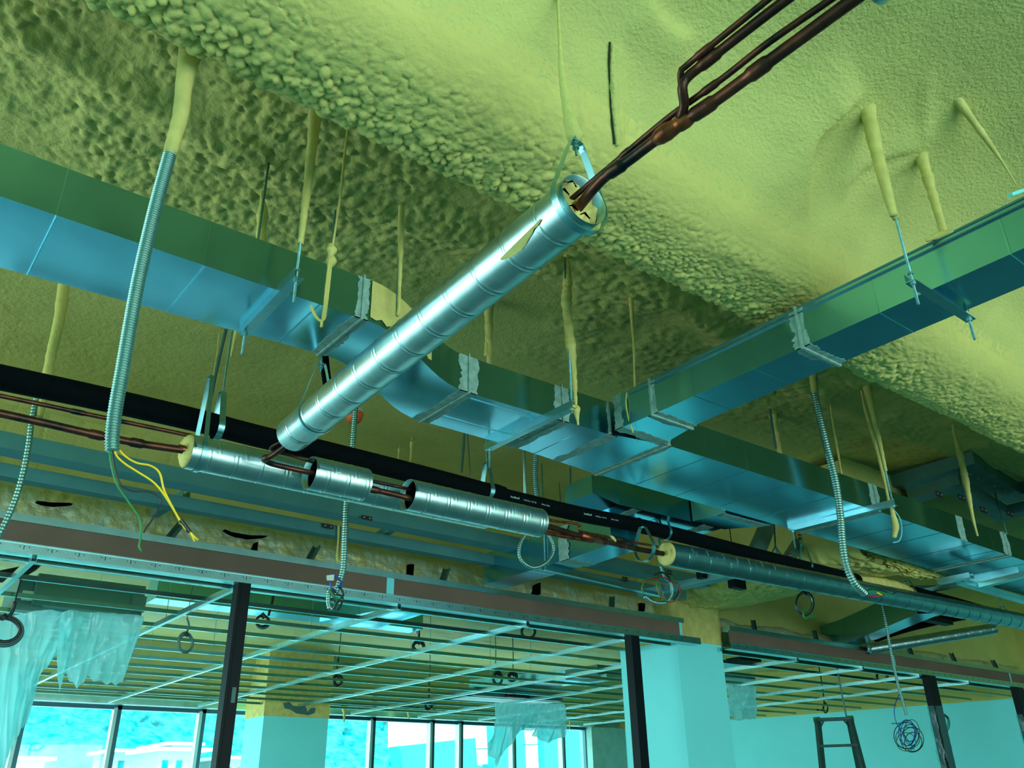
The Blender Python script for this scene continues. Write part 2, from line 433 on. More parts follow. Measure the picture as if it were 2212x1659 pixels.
# thick foam hanging at the end of the cross beam, round the refrigerant line
def blob(name, c, r, m, seed, label=None, cat=None, n=40, kind=None, amp=0.16):
    th = np.linspace(0, PI, n); ph = np.linspace(0, 2*PI, 2*n, endpoint=False)
    TH, PH = np.meshgrid(th, ph, indexing='ij')
    d = 1 + amp*(lumps(PH*1.6, TH*1.6, 0.24, seed, 0.6) - 0.3) + amp*(fbm(TH*2, np.sin(PH)*2+3, seed) - 0.5)
    X = c[0] + r[0]*d*np.sin(TH)*np.cos(PH); Y = c[1] + r[1]*d*np.sin(TH)*np.sin(PH); Z = c[2] + r[2]*d*np.cos(TH)
    g = G(); g.loft([[(X[i, j], Y[i, j], Z[i, j]) for j in range(2*n)] for i in range(n)], cap=False)
    o = g.build(name, m, None, True)
    if kind: o['kind'] = kind
    if label: tag(o, label, cat)
    return o

blob('ceiling_beam', (7.2, 3.60, 3.40), (0.62, 0.16, 0.10), FOAM, 12, kind='structure', amp=0.30, n=90)
# walls
def struct(g, name, m, smooth=False):
    o = g.build(name, m, None, smooth); o['kind'] = 'structure'; return o
RW = lambda y: 13.35 + (13.5 - y) * 0.188
g = G(); g.loft([[(RW(y), y, z0), (RW(y) + 0.2, y, z0), (RW(y) + 0.2, y, z1), (RW(y), y, z1)] for y, z0, z1 in ((13.6, 0, 2.9), (-6.2, 0, 2.9))])
struct(g, 'wall_right', PAINT)
g = G(); g.loft([[(RW(y) + 0.02, y, 2.9), (RW(y) + 0.2, y, 2.9), (RW(y) + 0.2, y, 4.4), (RW(y) + 0.02, y, 4.4)] for y in (13.6, -6.2)])
struct(g, 'wall_right', FOAMS)
g = G().box((-4.2, 13.4, 0), (13.5, 13.6, 0.9)); g.box((-4.2, 13.4, 2.9), (13.5, 13.6, 4.4)); g.box((12.47, 13.25, 0), (13.5, 13.6, 2.9)); g.box((-4.2, 13.4, 0), (-3.8, 13.6, 4.4))
struct(g, 'wall_front', PAINTG)
g = G().box((-4.2, -6.2, 3.6), (17, -6.0, 4.4)); g.box((-4.2, -6.2, 0), (17, -6.0, 0.1)); g.box((8.5, -6.2, 0.1), (17, -6.0, 3.6))  # unseen; solid right-hand panel added to shut out daylight on that side
struct(g, 'wall_back', PAINT)
g = G().box((-4.2, -6.2, 0.1), (-4.0, 3.4, 3.6)); g.box((-4.2, -6.2, 3.6), (-4.0, 13.6, 4.4)); g.box((-4.2, -6.2, 0), (-4.0, 13.6, 0.1)); g.box((-4.2, 13.0, 0), (-4.0, 13.6, 4.4))  # unseen; solid near stretch added so the near left gets less daylight
struct(g, 'wall_left', PAINT)

# windows: one object for each bay
mull = [-3.8, -2.5, -1.25, 0.0, 1.2, 2.38, 3.56, 4.76, 6.4, 7.64, 8.82, 9.43, 10.63, 11.85, 12.45]
for k in range(len(mull) - 1):
    a, b = mull[k], mull[k+1]
    t = bpy.data.objects.new('window_%d' % (k+1), None); COL.objects.link(t); t.location = (a, 13.42, 0.9); t['kind'] = 'structure'
    g = G().box((a - 0.01, 13.40, 0.9), (a + 0.05, 13.52, 2.9)); g.box((b - 0.0, 13.42, 0.9), (b + 0.02, 13.5, 2.9))
    g.box((a, 13.42, 0.9), (b, 13.5, 0.95)); g.box((a, 13.40, 2.85), (b, 13.52, 2.9))
    g.build('window_frame', FRAME, t)
    G().box((a - 0.055, 13.38, 0.9), (a - 0.01, 13.50, 2.87)).build('mullion_cover', FRAMEL, t)
    G().box((a + 0.04, 13.455, 0.95), (b, 13.461, 2.86)).build('pane', GLASS, t)
struct(G().box((-4, 13.2, 2.9), (12.5, 13.4, 2.93)).box((-4, 13.2, 2.93), (12.5, 13.215, 2.99)), 'trim_1', STUD)
struct(G().box((-4, 13.0, 3.03), (12.5, 13.03, 3.1)).box((-4, 12.9, 3.0), (13.2, 12.93, 3.04)), 'trim_2', DSTEEL)

# pillars
def pillar(x0, x1, y0, y1, ztop, foam_to):
    struct(G().box((x0, y0, 0), (x1, y1, ztop)), 'pillar', PAINT)
    def d(X, S): return 0.012*fbm(X*5, S*5, 7) + 0.006*lumps(X, S, 0.05, 3, 0.8)
    zs = np.linspace(ztop - 0.02, foam_to, 30)
    ring = []
    for i, z in enumerate(zs):
        r = []
        e = 0.004 + 0.03*(i/29.0)**2
        per = [(x0-e, y0-e), (x1+e, y0-e), (x1+e, y1+e), (x0-e, y1+e)]
        for q in range(4):
            p0 = np.array(per[q]); p1 = np.array(per[(q+1) % 4])
            for t in np.linspace(0, 1, 14, endpoint=False):
                p = p0 + (p1-p0)*t; nn = np.array([(p1-p0)[1], -(p1-p0)[0]]); nn = nn/np.linalg.norm(nn)
                hgt = 0.012*(vnoise(np.array([t*8+q*9]), np.array([z*12]), 6)[0])
                r.append((p[0]+nn[0]*hgt, p[1]+nn[1]*hgt, z))
        ring.append(r)
    g = G(); g.loft(ring); struct(g, 'pillar_foam', FOAMB, True)
pillar(6.33, 6.98, 5.50, 6.25, 2.96, 3.45)
g = G().box((5.20, 12.2, 0), (6.2, 12.85, 2.74)); struct(g, 'pillar', PAINT)
g = G().box((5.19, 12.19, 2.74), (6.21, 12.86, 3.7)); struct(g, 'pillar_foam', FOAMB)

P = [W(px, py, y=12.185) for px, py in ((612, 1519), (625, 1516), (632, 1524), (650, 1527), (655, 1520), (662, 1530), (664, 1538), (672, 1529), (682, 1529), (680, 1540), (666, 1545), (640, 1541), (628, 1533), (615, 1530))]
g = G(); g.loft([P[::-1], [(p[0], p[1] + 0.004, p[2]) for p in P[::-1]]]); struct(g, 'pillar_patch', GRYC)
# ------------------------------------------------------------------ header over the partition
HY = 5.40
hd = thing('partition_header', (0, HY, 2.9), 'long brown-faced board header with perforated metal edges, running from the left side to the pillar', 'header')
def header(root, x0, x1, yo=0.0):
    def yb(x): return HY + yo
    G().box((x0, HY, 2.955), (x1, HY + 0.012, 3.075)).build('board', BOARD, root)
    G().box((x0, HY - 0.012, 3.075), (x1 + 0.03, HY + 0.09, 3.118)).build('top_track', STUD, root)
    g = G().box((x0, HY - 0.006, 2.905), (x1 + (0.25 if x1 < 7 else 0), HY - 0.004, 2.958)); g.box((x0, HY - 0.006, 2.900), (x1 + (0.25 if x1 < 7 else 0), HY + 0.09, 2.906))
    g.box((x0, HY - 0.014, 2.950), (x1, HY - 0.004, 2.957))
    g.build('bottom_track', STUD, root)
    g = G(); x = x0 + 0.1
    while x < x1:
        g.box((x, HY - 0.0072, 2.920), (x + 0.0035, HY - 0.006, 2.942))
        for q in (-0.022, 0.025): g.box((x + q, HY - 0.0072, 2.932), (x + q + 0.005, HY - 0.006, 2.937))
        x += 0.145
    g.build('slot', HOLE, root)
header(hd, -1.5, 6.30)
G().box((3.13, HY - 0.004, 2.958), (3.19, HY, 3.075)).build('joint_strip', PAINT, hd, label='pale filled joint strip')
G().box((6.27, HY - 0.006, 2.95), (6.30, HY + 0.07, 3.075)).build('end_stud', PAINT, hd)
hd2 = thing('partition_header', (7.0, HY, 2.9), 'dark brown-faced board header right of the white pillar, running to the right edge', 'header')
header(hd2, 7.0, 14.3)
for x in (10.0, 13.0): G().box((x, HY - 0.004, 2.96), (x + 0.03, HY, 3.075)).build('joint_strip', PAINT, hd2)
# dimples of the perforated edge, left part
g = G(); x = 0.8
while x < 3.0:
    for q, zz in ((0, 0.911), (0.012, 0.919), (0.006, 0.927)): g.box((x + q, HY - 0.0068, 2 + zz), (x + q + 0.004, HY - 0.006, 2 + zz + 0.002))
    x += 0.022
g.build('dimple', GRYC, hd)

# black steel posts under the header
for i, (x, w_, lab) in enumerate(((2.035, 0.09, 'leftmost black steel post, in front of the window wall'),
                                  (5.62, 0.11, 'black steel post standing against the white pillar'),
                                  (10.74, 0.2, 'black steel post behind the hanging cable coil, its foot wrapped in film'),
                                  (13.12, 0.24, 'rightmost black steel post, at the right edge below the header'))):
    t = thing('steel_post', (x + w_/2, HY + 0.04, 0), lab, 'post', 'black steel posts')
    G().prof((x + w_/2, HY + 0.045, 0), (x + w_/2, HY + 0.045, 2.9), [(-w_*0.48, -0.04), (w_*0.22, -0.04), (w_*0.22, 0.04), (-w_*0.48, 0.04)], up=(0, 1, 0)).build('stud', BLACK, t)
    G().prof((x + w_/2, HY + 0.045, 0), (x + w_/2, HY + 0.045, 2.9), [(w_*0.26, -0.045), (w_*0.48, -0.045), (w_*0.48, 0.04), (w_*0.26, 0.04)], up=(0, 1, 0)).build('edge_channel', BLACK, t)
    if i == 0: G().box((x + 0.045, HY - 0.002, 2.17), (x + 0.07, HY + 0.01, 2.26)).build('sticker', GRYC, t)
    if i >= 2:
        n = 18; P = [(x + w_/2 + 0.6*w_*math.cos(a), HY + 0.05 + 0.07*math.sin(a)) for a in np.linspace(0, 2*PI, n, endpoint=False)]
        rings = [[(p[0] + 0.012*math.sin(3*z*7+k), p[1] + 0.012*math.cos(5*z*5+k*2), z) for k, p in enumerate(P)] for z in np.linspace(1.5, 2.55, 24)]
        g = G(); g.loft(rings, cap=False); g.build('plastic_wrap', FILMT, t, True)

# ------------------------------------------------------------------ ceiling grid
ords = ['first', 'second', 'third', 'fourth', 'fifth', 'sixth', 'seventh', 'eighth', 'ninth', 'tenth', 'eleventh', 'twelfth']
xs_ch = [0.85 + 1.215*k for k in range(10)]
for k, x in enumerate(xs_ch):
    xx = x if k < 6 else x + 0.03*(k - 5)
    x0, x1 = xx, xx - 0.0
    g = G().prof((xx, 5.46, 2.875), (xx, min(12.85, 12.85), 2.875), U(0.030, 0.038))
    o = g.build('main_channel', STUD)
    tag(o, 'bright metal ceiling channel running towards the windows, %s of them counted from the left' % ords[k], 'ceiling channel', 'main channels of the ceiling grid')
    y = 6.05
    t = None
for j in range(12):
    y = 6.04 + 0.567*j
    z = 2.892
    spans = [(-1.8, 13.3 + (12.3 - y)*0.18)]
    if 5.45 < y < 6.3: spans = [(-1.8, 6.30), (7.01, spans[0][1])]
    for q, (a, b) in enumerate(spans):
        o = G().prof((a, y, z), (b, y, z), U(0.024, 0.030)).build('cross_runner', RUNNER)
        tag(o, ('thin cross runner of the ceiling grid, %s row behind the header' % ords[j]) + (', right of the pillar' if q else ''), 'ceiling runner', 'cross runners of the ceiling grid')
o = G().prof((-1.8, 5.56, 2.885), (6.3, 5.56, 2.885), U(0.03, 0.05)).build('cross_runner', RUNNER)
tag(o, 'metal runner directly behind the lower edge of the long header', 'ceiling runner', 'cross runners of the ceiling grid')
o = G().prof((7.0, 5.60, 2.885), (14.3, 5.60, 2.885), U(0.03, 0.05)).build('cross_runner', RUNNER)
tag(o, 'metal runner directly behind the header right of the pillar', 'ceiling runner', 'cross runners of the ceiling grid')
# thin suspension rods of the grid
n_ = 0
for k in (1, 2, 3, 4, 5, 7, 8):
    for y in (6.9, 9.2, 11.4):
        if k == 5 and y < 7: continue
        o = G().tube([(xs_ch[k] + (0.03*max(0, k-5)), y, 2.9), (xs_ch[k] + (0.03*max(0, k-5)), y, 3.75)], 0.003, 6).build('suspension_rod', ROD)
        tag(o, 'thin rod carrying the %s ceiling channel from the left, %s of its rods' % (ords[k], {6.9: 'nearest', 9.2: 'middle', 11.4: 'farthest'}[y]), 'rod', 'suspension rods of the ceiling grid')

# struts that hold the header: a vertical stud and a slanting brace, at intervals
for i, (px, py) in enumerate(((352, 1150), (655, 1205), (945, 1255), (1312, 1308), (1625, 1375), (1760, 1400), (1965, 1420), (2060, 1440), (2150, 1452))):
    b = W(px, py, y=5.5)
    t = thing('header_strut', b, 'steel strut and slanting brace on top of the header, %s from the left' % ords[i], 'strut', 'struts above the header')
    G().prof((b[0], 5.52, 3.1), (b[0], 5.52, 3.6), U(0.045, 0.03)).build('stud', DSTEEL, t)
    G().prof((b[0] + 0.03, 5.48, 3.1), (b[0] + 0.13, 5.56, 3.26), U(0.05, 0.025)).build('brace', DSTEEL, t)

# crinkled foil-backed insulation lying along the top of the header
def d_foil(X, S): return 0.05*(S < 0.12)*(fbm(X*5, S*2, 9) - 0.4) + 0.05*(fbm(X*3.0, S*5, 201) - 0.3) + 0.018*lumps(X, S, 0.05, 211, 0.6) + 0.012*fbm(X*26, S*26, 5)
o = foam_sheet('insulation_batt', [(5.82, 3.40), (5.76, 3.34), (5.74, 3.25), (5.73, 3.12), (5.74, 3.0)], xgrid(-1.5, 6.3, 0.012, 0.1), 0.014, lambda X, S: d_foil(X, S), FOILM, kind=None)
tag(o, 'crinkled foil and foam insulation lying behind the top of the long header', 'insulation')
o = foam_sheet('insulation_batt', [(5.80, 3.26), (5.76, 3.24), (5.74, 3.2), (5.73, 3.12), (5.74, 3.0)], xgrid(7.0, 14.2, 0.02, 0.0), 0.014, lambda X, S: d_foil(X+5, S), FOILM, kind=None)
tag(o, 'crinkled insulation behind the header right of the pillar', 'insulation')
for poly, lab in (([(545, 1190), (552, 1172), (558, 1170), (556, 1190)], 'small dark gap in the foam edge above the header, below the long dark slit'),
                  ([(884, 1241), (886, 1218), (895, 1219), (893, 1243)], 'narrow black gap beside a stud above the middle of the header'),
                  ([(1155, 1283), (1160, 1262), (1168, 1258), (1168, 1284)], 'dark gap above the header just right of the side duct'),
                  ([(1385, 1318), (1386, 1302), (1394, 1304), (1393, 1320)], 'rightmost black gap above the long header'),
                  ([(486, 1143), (500, 1149), (540, 1156), (580, 1157), (570, 1160), (540, 1162), (515, 1158), (498, 1151)], 'long thin dark slit in the foam above the header at left'),
                  ([(80, 1082), (95, 1083), (108, 1085), (150, 1086), (158, 1088), (120, 1091), (92, 1087)], 'dark slit in the foam above the header near the left edge')):
    P = [W(px, py, y=5.665) for px, py in poly]
    g = G(); g.loft([P[::-1], [(p[0], p[1] + 0.05, p[2]) for p in P[::-1]]]); tag(g.build('gap', HOLE), lab, 'gap')

# ------------------------------------------------------------------ foam surface lookups
from mathutils.bvhtree import BVHTree
bpy.context.view_layer.update()
_dg = bpy.context.evaluated_depsgraph_get()
_trees = [(o, BVHTree.FromObject(o, _dg)) for o in bpy.data.objects if o.type == 'MESH' and o.name in ('ceiling', 'ceiling_beam')]
def onfoam(px, py):
    """where the line of sight meets the near foam, and the foam's normal there"""
    d = Vector(R @ np.array([(px - CX) / F, -(py - CY) / F, -1.0])).normalized(); best = None
    for o, tr in _trees:
        inv = o.matrix_world.inverted()
        h = tr.ray_cast(inv @ Vector(EYE), d)
        if h[0] is not None and (best is None or h[3] < best[2]): best = (np.array(o.matrix_world @ h[0]), np.array(h[1]), h[3])
    n = best[1] if best[1] @ np.array(d) < 0 else -best[1]
    return best[0], n
pts = [onfoam(px, py) for px, py in ((1319, 92), (1317, 130), (1319, 180), (1321, 230), (1324, 270), (1328, 312))]
g = G(); foamrod(g, [p + n*0.002 + np.array([0.010, 0, 0]) for p, n in pts], [0.004, 0.012, 0.015, 0.014, 0.010, 0.006], 4, 0.25, seg=14)
o = g.build('ceiling_fin', FOAMS, None, True); o['kind'] = 'structure'
g = G(); g.tube(cr([p + n*0.003 + np.array([-0.004, 0, 0]) for p, n in pts], 0.01)[0], 0.0035, 8)
tag(g.build('foam_crack', mat('crack_shadow_brown', (0.03, 0.035, 0.006), 0.9)), 'long dark vertical crack in the smooth foam, above the copper pipes', 'crack')
# ------------------------------------------------------------------ rectangular ducts
def ductbox(name, root, secs, beads_x=(), m=GALVS, axis='x', label=None):
    """secs: rings (s, a0, a1, z0, z1)"""
    g = G()
    rings = []
    for s, a0, a1, z0, z1 in secs:
        if axis == 'x': rings.append([(s, a0, z0), (s, a1, z0), (s, a1, z1), (s, a0, z1)])
        else: rings.append([(a0, s, z0), (a1, s, z0), (a1, s, z1), (a0, s, z1)])
    g.loft(rings)
    S0 = [r[0] for r in secs]
    for b in beads_x:
        v = [np.interp(b, S0, [r[k] for r in secs]) for k in range(1, 5)]
        if axis == 'x':
            g.loft([[(b - 0.004, v[0], v[2]), (b + 0.004, v[0], v[2]), (b, v[0], v[2] - 0.0018)], [(b - 0.004, v[1], v[2]), (b + 0.004, v[1], v[2]), (b, v[1], v[2] - 0.0018)]])
            g.loft([[(b - 0.004, v[0], v[2]), (b + 0.004, v[0], v[2]), (b, v[0] - 0.0008, v[2])], [(b - 0.004, v[0], v[3]), (b + 0.004, v[0], v[3]), (b, v[0] - 0.0008, v[3])]])
        else:
            g.loft([[(v[0], b - 0.004, v[2]), (v[0], b + 0.004, v[2]), (v[0], b, v[2] - 0.0018)], [(v[1], b - 0.004, v[2]), (v[1], b + 0.004, v[2]), (v[1], b, v[2] - 0.0018)]])
            g.loft([[(v[0], b - 0.004, v[2]), (v[0], b + 0.004, v[2]), (v[0] - 0.0008, b, v[2])], [(v[0], b - 0.004, v[3]), (v[0], b + 0.004, v[3]), (v[0] - 0.0008, b, v[3])]])
    return g.build(name, m, root, label=label)
def jag(n, amp, seed):
    r = np.random.default_rng(seed); v = np.cumsum(r.normal(0, 1, n)); v -= np.linspace(v[0], v[-1], n); return amp*v/(np.abs(v).max() + 1e-6)
def mastic(root, s, half, a0, a1, z0, z1, axis='x', seed=1, name='mastic_band', sides=(1, 1), amp=0.014):
    """smeared sealant round the near side and the bottom at a joint"""
    g = G(); n = 26
    def P(q, a, z): return (q, a, z) if axis == 'x' else (a, q, z)
    e = 0.0022
    if sides[0]:
        zz = np.linspace(z0 - e, z1, n); l = s - half + jag(n, amp, seed); r = s + half + jag(n, amp, seed + 1)
        g.loft([[P(l[i], a0 - e, zz[i]), P(r[i], a0 - e, zz[i]), P(r[i], a0 + 0.001, zz[i]), P(l[i], a0 + 0.001, zz[i])] for i in range(n)])
    if sides[1]:
        aa = np.linspace(a0 - e, a1 + e, n); l = s - half + jag(n, amp, seed + 2); r = s + half + jag(n, amp, seed + 3)
        g.loft([[P(l[i], aa[i], z0 - e), P(r[i], aa[i], z0 - e), P(r[i], aa[i], z0 + 0.001), P(l[i], aa[i], z0 + 0.001)] for i in range(n)])
    return g.build(name, MASTIC, root)
def flange(root, s, a0, a1, z0, z1, axis='x', h=0.014, t=0.006, m=None):
    g = G()
    if axis == 'x':
        g.box((s - t, a0 - h, z0 - h), (s + t, a1 + h, z0)); g.box((s - t, a0 - h, z0), (s + t, a0, z1 + h)); g.box((s - t, a1, z0), (s + t, a1 + h, z1 + h)); g.box((s - t, a0, z1), (s + t, a1, z1 + h))
    else:
        g.box((a0 - h, s - t, z0 - h), (a1 + h, s + t, z0)); g.box((a0 - h, s - t, z0), (a0, s + t, z1 + h)); g.box((a1, s - t, z0), (a1 + h, s + t, z1 + h)); g.box((a0, s - t, z1), (a1, s + t, z1 + h))
    return g.build('flange', m or MASTIC, root)

Z0, Z1 = 3.30, 3.488
du = thing('main_air_duct', (0, 2.8, Z0), 'large rectangular galvanised air duct crossing the whole picture from upper left to lower right', 'duct')
ductbox('duct_section', du, [(-0.9, 2.615, 3.10, Z0, Z1), (0.0, 2.61, 3.05, Z0, Z1), (1.36, 2.60, 2.955, Z0, Z1)], (-0.2, 0.245, 0.72, 1.16))
S_ = [(1.36 + 0.70*t, 2.60 + 0.30*(t*t*(3-2*t)), 2.955 + 0.345*(t*t*(3-2*t)), Z0, Z1) for t in np.linspace(0, 1, 12)]
ductbox('offset_section', du, S_)
ductbox('duct_section', du, [(2.06, 2.90, 3.30, Z0, Z1), (2.64, 2.885, 3.30, Z0, Z1)])
ductbox('duct_section', du, [(2.64, 2.885, 3.30, Z0, Z1), (2.92, 2.875, 3.32, Z0, Z1), (3.30, 2.80, 3.35, Z0, Z1)], (2.80,))
ductbox('duct_section', du, [(3.30, 2.80, 3.35, Z0, Z1), (5.35, 2.775, 3.37, Z0, Z1)], (3.62, 3.98, 4.38, 4.8, 5.15))
ductbox('duct_section', du, [(5.35, 2.775, 3.37, Z0, Z1), (7.3, 2.80, 3.40, Z0, Z1)], (5.8, 6.2, 6.7, 7.05))
ductbox('duct_section', du, [(7.3, 2.80, 3.40, Z0, Z1), (11.5, 2.83, 3.44, Z0, Z1)], (7.7, 8.2, 8.6, 9.1))
g = G()   # long folded beads near the bottom edges
for a, b, y in ((2.08, 2.62, 3.18), (2.10, 2.62, 2.94)): g.box((a, y, Z0 - 0.003), (b, y + 0.006, Z0))
g.build('fold_bead', GALV, du)
for s, half, a0, a1, sd_ in ((1.335, 0.03, 2.60, 2.96, 1), (2.06, 0.05, 2.895, 3.30, 5), (2.63, 0.045, 2.885, 3.30, 9), (2.97, 0.03, 2.87, 3.325, 13), (3.30, 0.035, 2.80, 3.35, 17), (5.33, 0.05, 2.775, 3.37, 21), (7.3, 0.06, 2.80, 3.40, 25)):
    mastic(du, s, half, a0, a1, Z0, Z1, seed=sd_)
    if s not in (2.97,): flange(du, s, a0, a1, Z0, Z1, h=0.010, t=0.004)
# yellow overspray on the offset's near face
g = G(); n = 20
for i in range(n - 1):
    pass
rings = []
for t in np.linspace(0.02, 0.62, 16):
    k = t*t*(3-2*t); x = 1.36 + 0.70*t; y = 2.60 + 0.30*k - 0.003
    lo = Z0 + 0.01 + 0.03*random.random() + 0.10*max(0, t - 0.35)
    rings.append([(x, y, lo), (x, y, Z1), (x, y + 0.002, Z1), (x, y + 0.002, lo)])
g.loft(rings); g.build('foam_overspray', FOAMB, du, label='yellow foam overspray on the near face of the offset')

bd = thing('branch_air_duct', (3.0, 1.2, Z0), 'rectangular galvanised duct coming from the upper right and joining the main duct', 'duct')
ductbox('duct_section', bd, [(-2.5, 2.945, 3.195, Z0, Z1 - 0.005), (1.70, 2.94, 3.20, Z0, Z1 - 0.005)], (1.35, 0.85, 0.2, -0.5), axis='y')
ductbox('duct_section', bd, [(1.70, 2.94, 3.20, Z0, Z1 - 0.005), (2.50, 2.94, 3.21, Z0, Z1 - 0.005), (2.785, 2.93, 3.27, Z0, Z1)], (1.95, 2.30), axis='y')
g = G().box((2.93, -2.5, Z1 - 0.03), (2.94, 2.7, Z1 - 0.026)); g.box((2.936, -2.5, Z1 - 0.006), (3.2, 2.75, Z1 + 0.002)); g.build('fold_bead', DSTEEL, bd)
mastic(bd, 1.70, 0.035, 2.94, 3.20, Z0, Z1, 'y', 31); flange(bd, 1.70, 2.94, 3.20, Z0, Z1 - 0.005, 'y', h=0.012)
mastic(bd, 2.56, 0.035, 2.94, 3.22, Z0, Z1, 'y', 35); flange(bd, 2.56, 2.94, 3.22, Z0, Z1 - 0.005, 'y', h=0.012)
mastic(bd, 2.79, 0.03, 2.93, 3.27, Z0, Z1, 'y', 39)
# foam blob on branch duct's top edge and the little clip
foamb = G(); foamrod(foamb, [W(2000, 520, z=Z1), W(2030, 508, z=Z1+.01), W(2062, 500, z=Z1)], [0.006, 0.016, 0.006], 5); foamb.build('foam_splash', FOAMB, bd, True)

sd3 = thing('side_air_duct', (4.1, 4.5, 3.12), 'smaller rectangular duct behind the spiral pipes, with two bright mirror-like strips below', 'duct')
ductbox('duct_section', sd3, [(3.95, 3.99, 4.24, 3.13, 3.37), (4.42, 3.99, 4.24, 3.12, 3.36)], (), axis='y')
ductbox('duct_section', sd3, [(4.42, 3.985, 4.22, 3.12, 3.36), (5.34, 3.96, 4.19, 3.12, 3.36)], (4.8,), axis='y')
mastic(sd3, 4.42, 0.05, 3.985, 4.24, 3.12, 3.37, 'y', 51)
sd4 = thing('offset_air_duct', (4.2, 3.7, 3.28), 'dark-sided duct box tucked under the far edge of the main duct, above the black pipe', 'duct')
ductbox('duct_section', sd4, [(3.60, 3.70, 3.96, 3.34, 3.46), (3.78, 3.65, 3.96, 3.285, 3.47), (4.75, 3.62, 3.96, 3.285, 3.47)], (4.2,))
ductbox('duct_section', sd4, [(3.38, 4.5, 4.98, 3.29, 3.46), (3.62, 4.45, 4.78, 3.285, 3.46)], (), axis='y')
mastic(sd4, 3.95, 0.035, 3.65, 3.96, 3.285, 3.47, 'x', 61); mastic(sd4, 4.62, 0.05, 3.62, 3.96, 3.285, 3.47, 'x', 65)
mastic(sd4, 3.42, 0.03, 4.5, 4.95, 3.29, 3.46, 'y', 69)

# trapeze hangers
def trapeze(pa, pb, z, top=(4.15, 4.15), foam=(0, 0), lab='', ext=0.02, w_=0.038, below=(0.09, 0.09), rr=0.0055):
    A = np.array(W(*pa, z=z)); B = np.array(W(*pb, z=z))
    u = (B - A)/np.linalg.norm(B - A)
    t = thing('trapeze_hanger', tuple((A + B)/2), lab, 'hanger', 'trapeze hangers under the ducts')
    G().prof(A - u*ext + np.array([0, 0, 0.0]), B + u*ext, L(w_, w_), up=(0, 0, 1)).build('angle_bar', GALV, t)
    for P, tp, fm, bl, sd_ in ((A, top[0], foam[0], below[0], 3), (B, top[1], foam[1], below[1], 9)):
        G().tube([(P[0], P[1], z - bl), (P[0], P[1], tp)], rr, 8).build('threaded_rod', ROD, t, True)
        G().tube([(P[0], P[1], z - 0.008), (P[0], P[1], z)], 0.011, 6).build('nut', ROD, t)
        G().tube([(P[0], P[1], z + w_), (P[0], P[1], z + w_ + 0.008)], 0.011, 6).build('nut', ROD, t)
        if fm:
            g = G(); foamrod(g, [(P[0], P[1], fm), (P[0] + 0.003, P[1], (fm + tp)/2), (P[0], P[1], tp)], [0.012, 0.016, 0.02, 0.03], sd_, 0.25); g.build('foam_coating', FOAMB, t, True)
trapeze((640, 606), (529, 722), 3.262, (4.13, 4.14), (3.42, 0), 'grey angle-bar hanger under the left stretch of the main duct')
trapeze((1972, 612), (2093, 690), 3.262, (4.13, 4.13), (3.55, 3.45), 'grey angle-bar hanger under the branch duct, with bare rods below at upper right')
trapeze((1236, 885), (1057, 972), 3.262, (4.13, 4.15), (0, 3.5), 'hanger bar under the middle of the main duct, below the long foam icicle', below=(0.02, 0.1))
trapeze((1930, 1093), (1712, 1148), 3.262, (4.13, 4.15), (3.5, 3.5), 'hanger bar under the right part of the main duct, beside the curved conduit', below=(0.02, 0.12))
trapeze((2200, 1245), (1890, 1300), 3.262, (4.13, 4.15), (0, 0), 'farthest hanger bar under the main duct, near the lower right edge', below=(0.02, 0.02))
trapeze((1178, 1232), (1432, 1290), 3.085, (3.9, 3.2), (0, 0), 'pale hanger bar under the side duct, below the conduit ring', below=(0.02, 0.03))

# ------------------------------------------------------------------ spiral sleeves
def sleeve(root, a, b, r, pitch=0.105, name='sleeve', seg=56, ridge=0.0021, m=SPIR, open_ends=True):
    a = np.array(a, float); b = np.array(b, float); Ln = np.linalg.norm(b - a); t = (b - a)/Ln
    u = np.cross(t, (0, 0, 1.0)); u /= np.linalg.norm(u); v = np.cross(u, t)
    n = int(Ln/0.0045); g = G(); rings = []
    for i in range(n + 1):
        s = Ln*i/n; ring = []
        for k in range(seg):
            th = 2*PI*k/seg
            ph = (s/pitch + 0.35*k/seg) % 1.0
            ph = min(ph, 1 - ph)*pitch
            rr = r + ridge*math.exp(-(ph/0.0028)**2) - ridge*0.8*math.exp(-((ph - 0.008)/0.003)**2)
            ring.append(tuple(a + t*s + u*math.cos(th)*rr + v*math.sin(th)*rr))
        rings.append(ring)
    g.loft(rings, cap=False)
    if open_ends:
        for q, s in ((0, 1), (n, -1)):
            c = a if q == 0 else b
            inner = [tuple(np.array(p) - (np.array(p) - c)/r*0.002) for p in rings[q]]
            deep = [tuple(np.array(p) + t*s*0.12) for p in inner]
            g.loft([rings[q], inner, deep], cap=False)
    return g.build(name, m, root, True)
def plug(root, c, t, r, m=FOAMB, seed=3, depth=0.02, name='foam_or_dark_fill', rough=0.012):
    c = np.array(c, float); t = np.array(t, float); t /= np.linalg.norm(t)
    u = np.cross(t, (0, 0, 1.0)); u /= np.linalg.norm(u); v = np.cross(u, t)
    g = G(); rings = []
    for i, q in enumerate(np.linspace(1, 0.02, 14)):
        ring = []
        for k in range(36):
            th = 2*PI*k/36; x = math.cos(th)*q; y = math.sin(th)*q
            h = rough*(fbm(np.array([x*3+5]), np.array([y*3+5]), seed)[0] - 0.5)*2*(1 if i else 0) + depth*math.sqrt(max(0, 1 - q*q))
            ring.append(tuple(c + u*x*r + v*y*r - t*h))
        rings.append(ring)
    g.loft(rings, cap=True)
    return g.build(name, m, root, True)
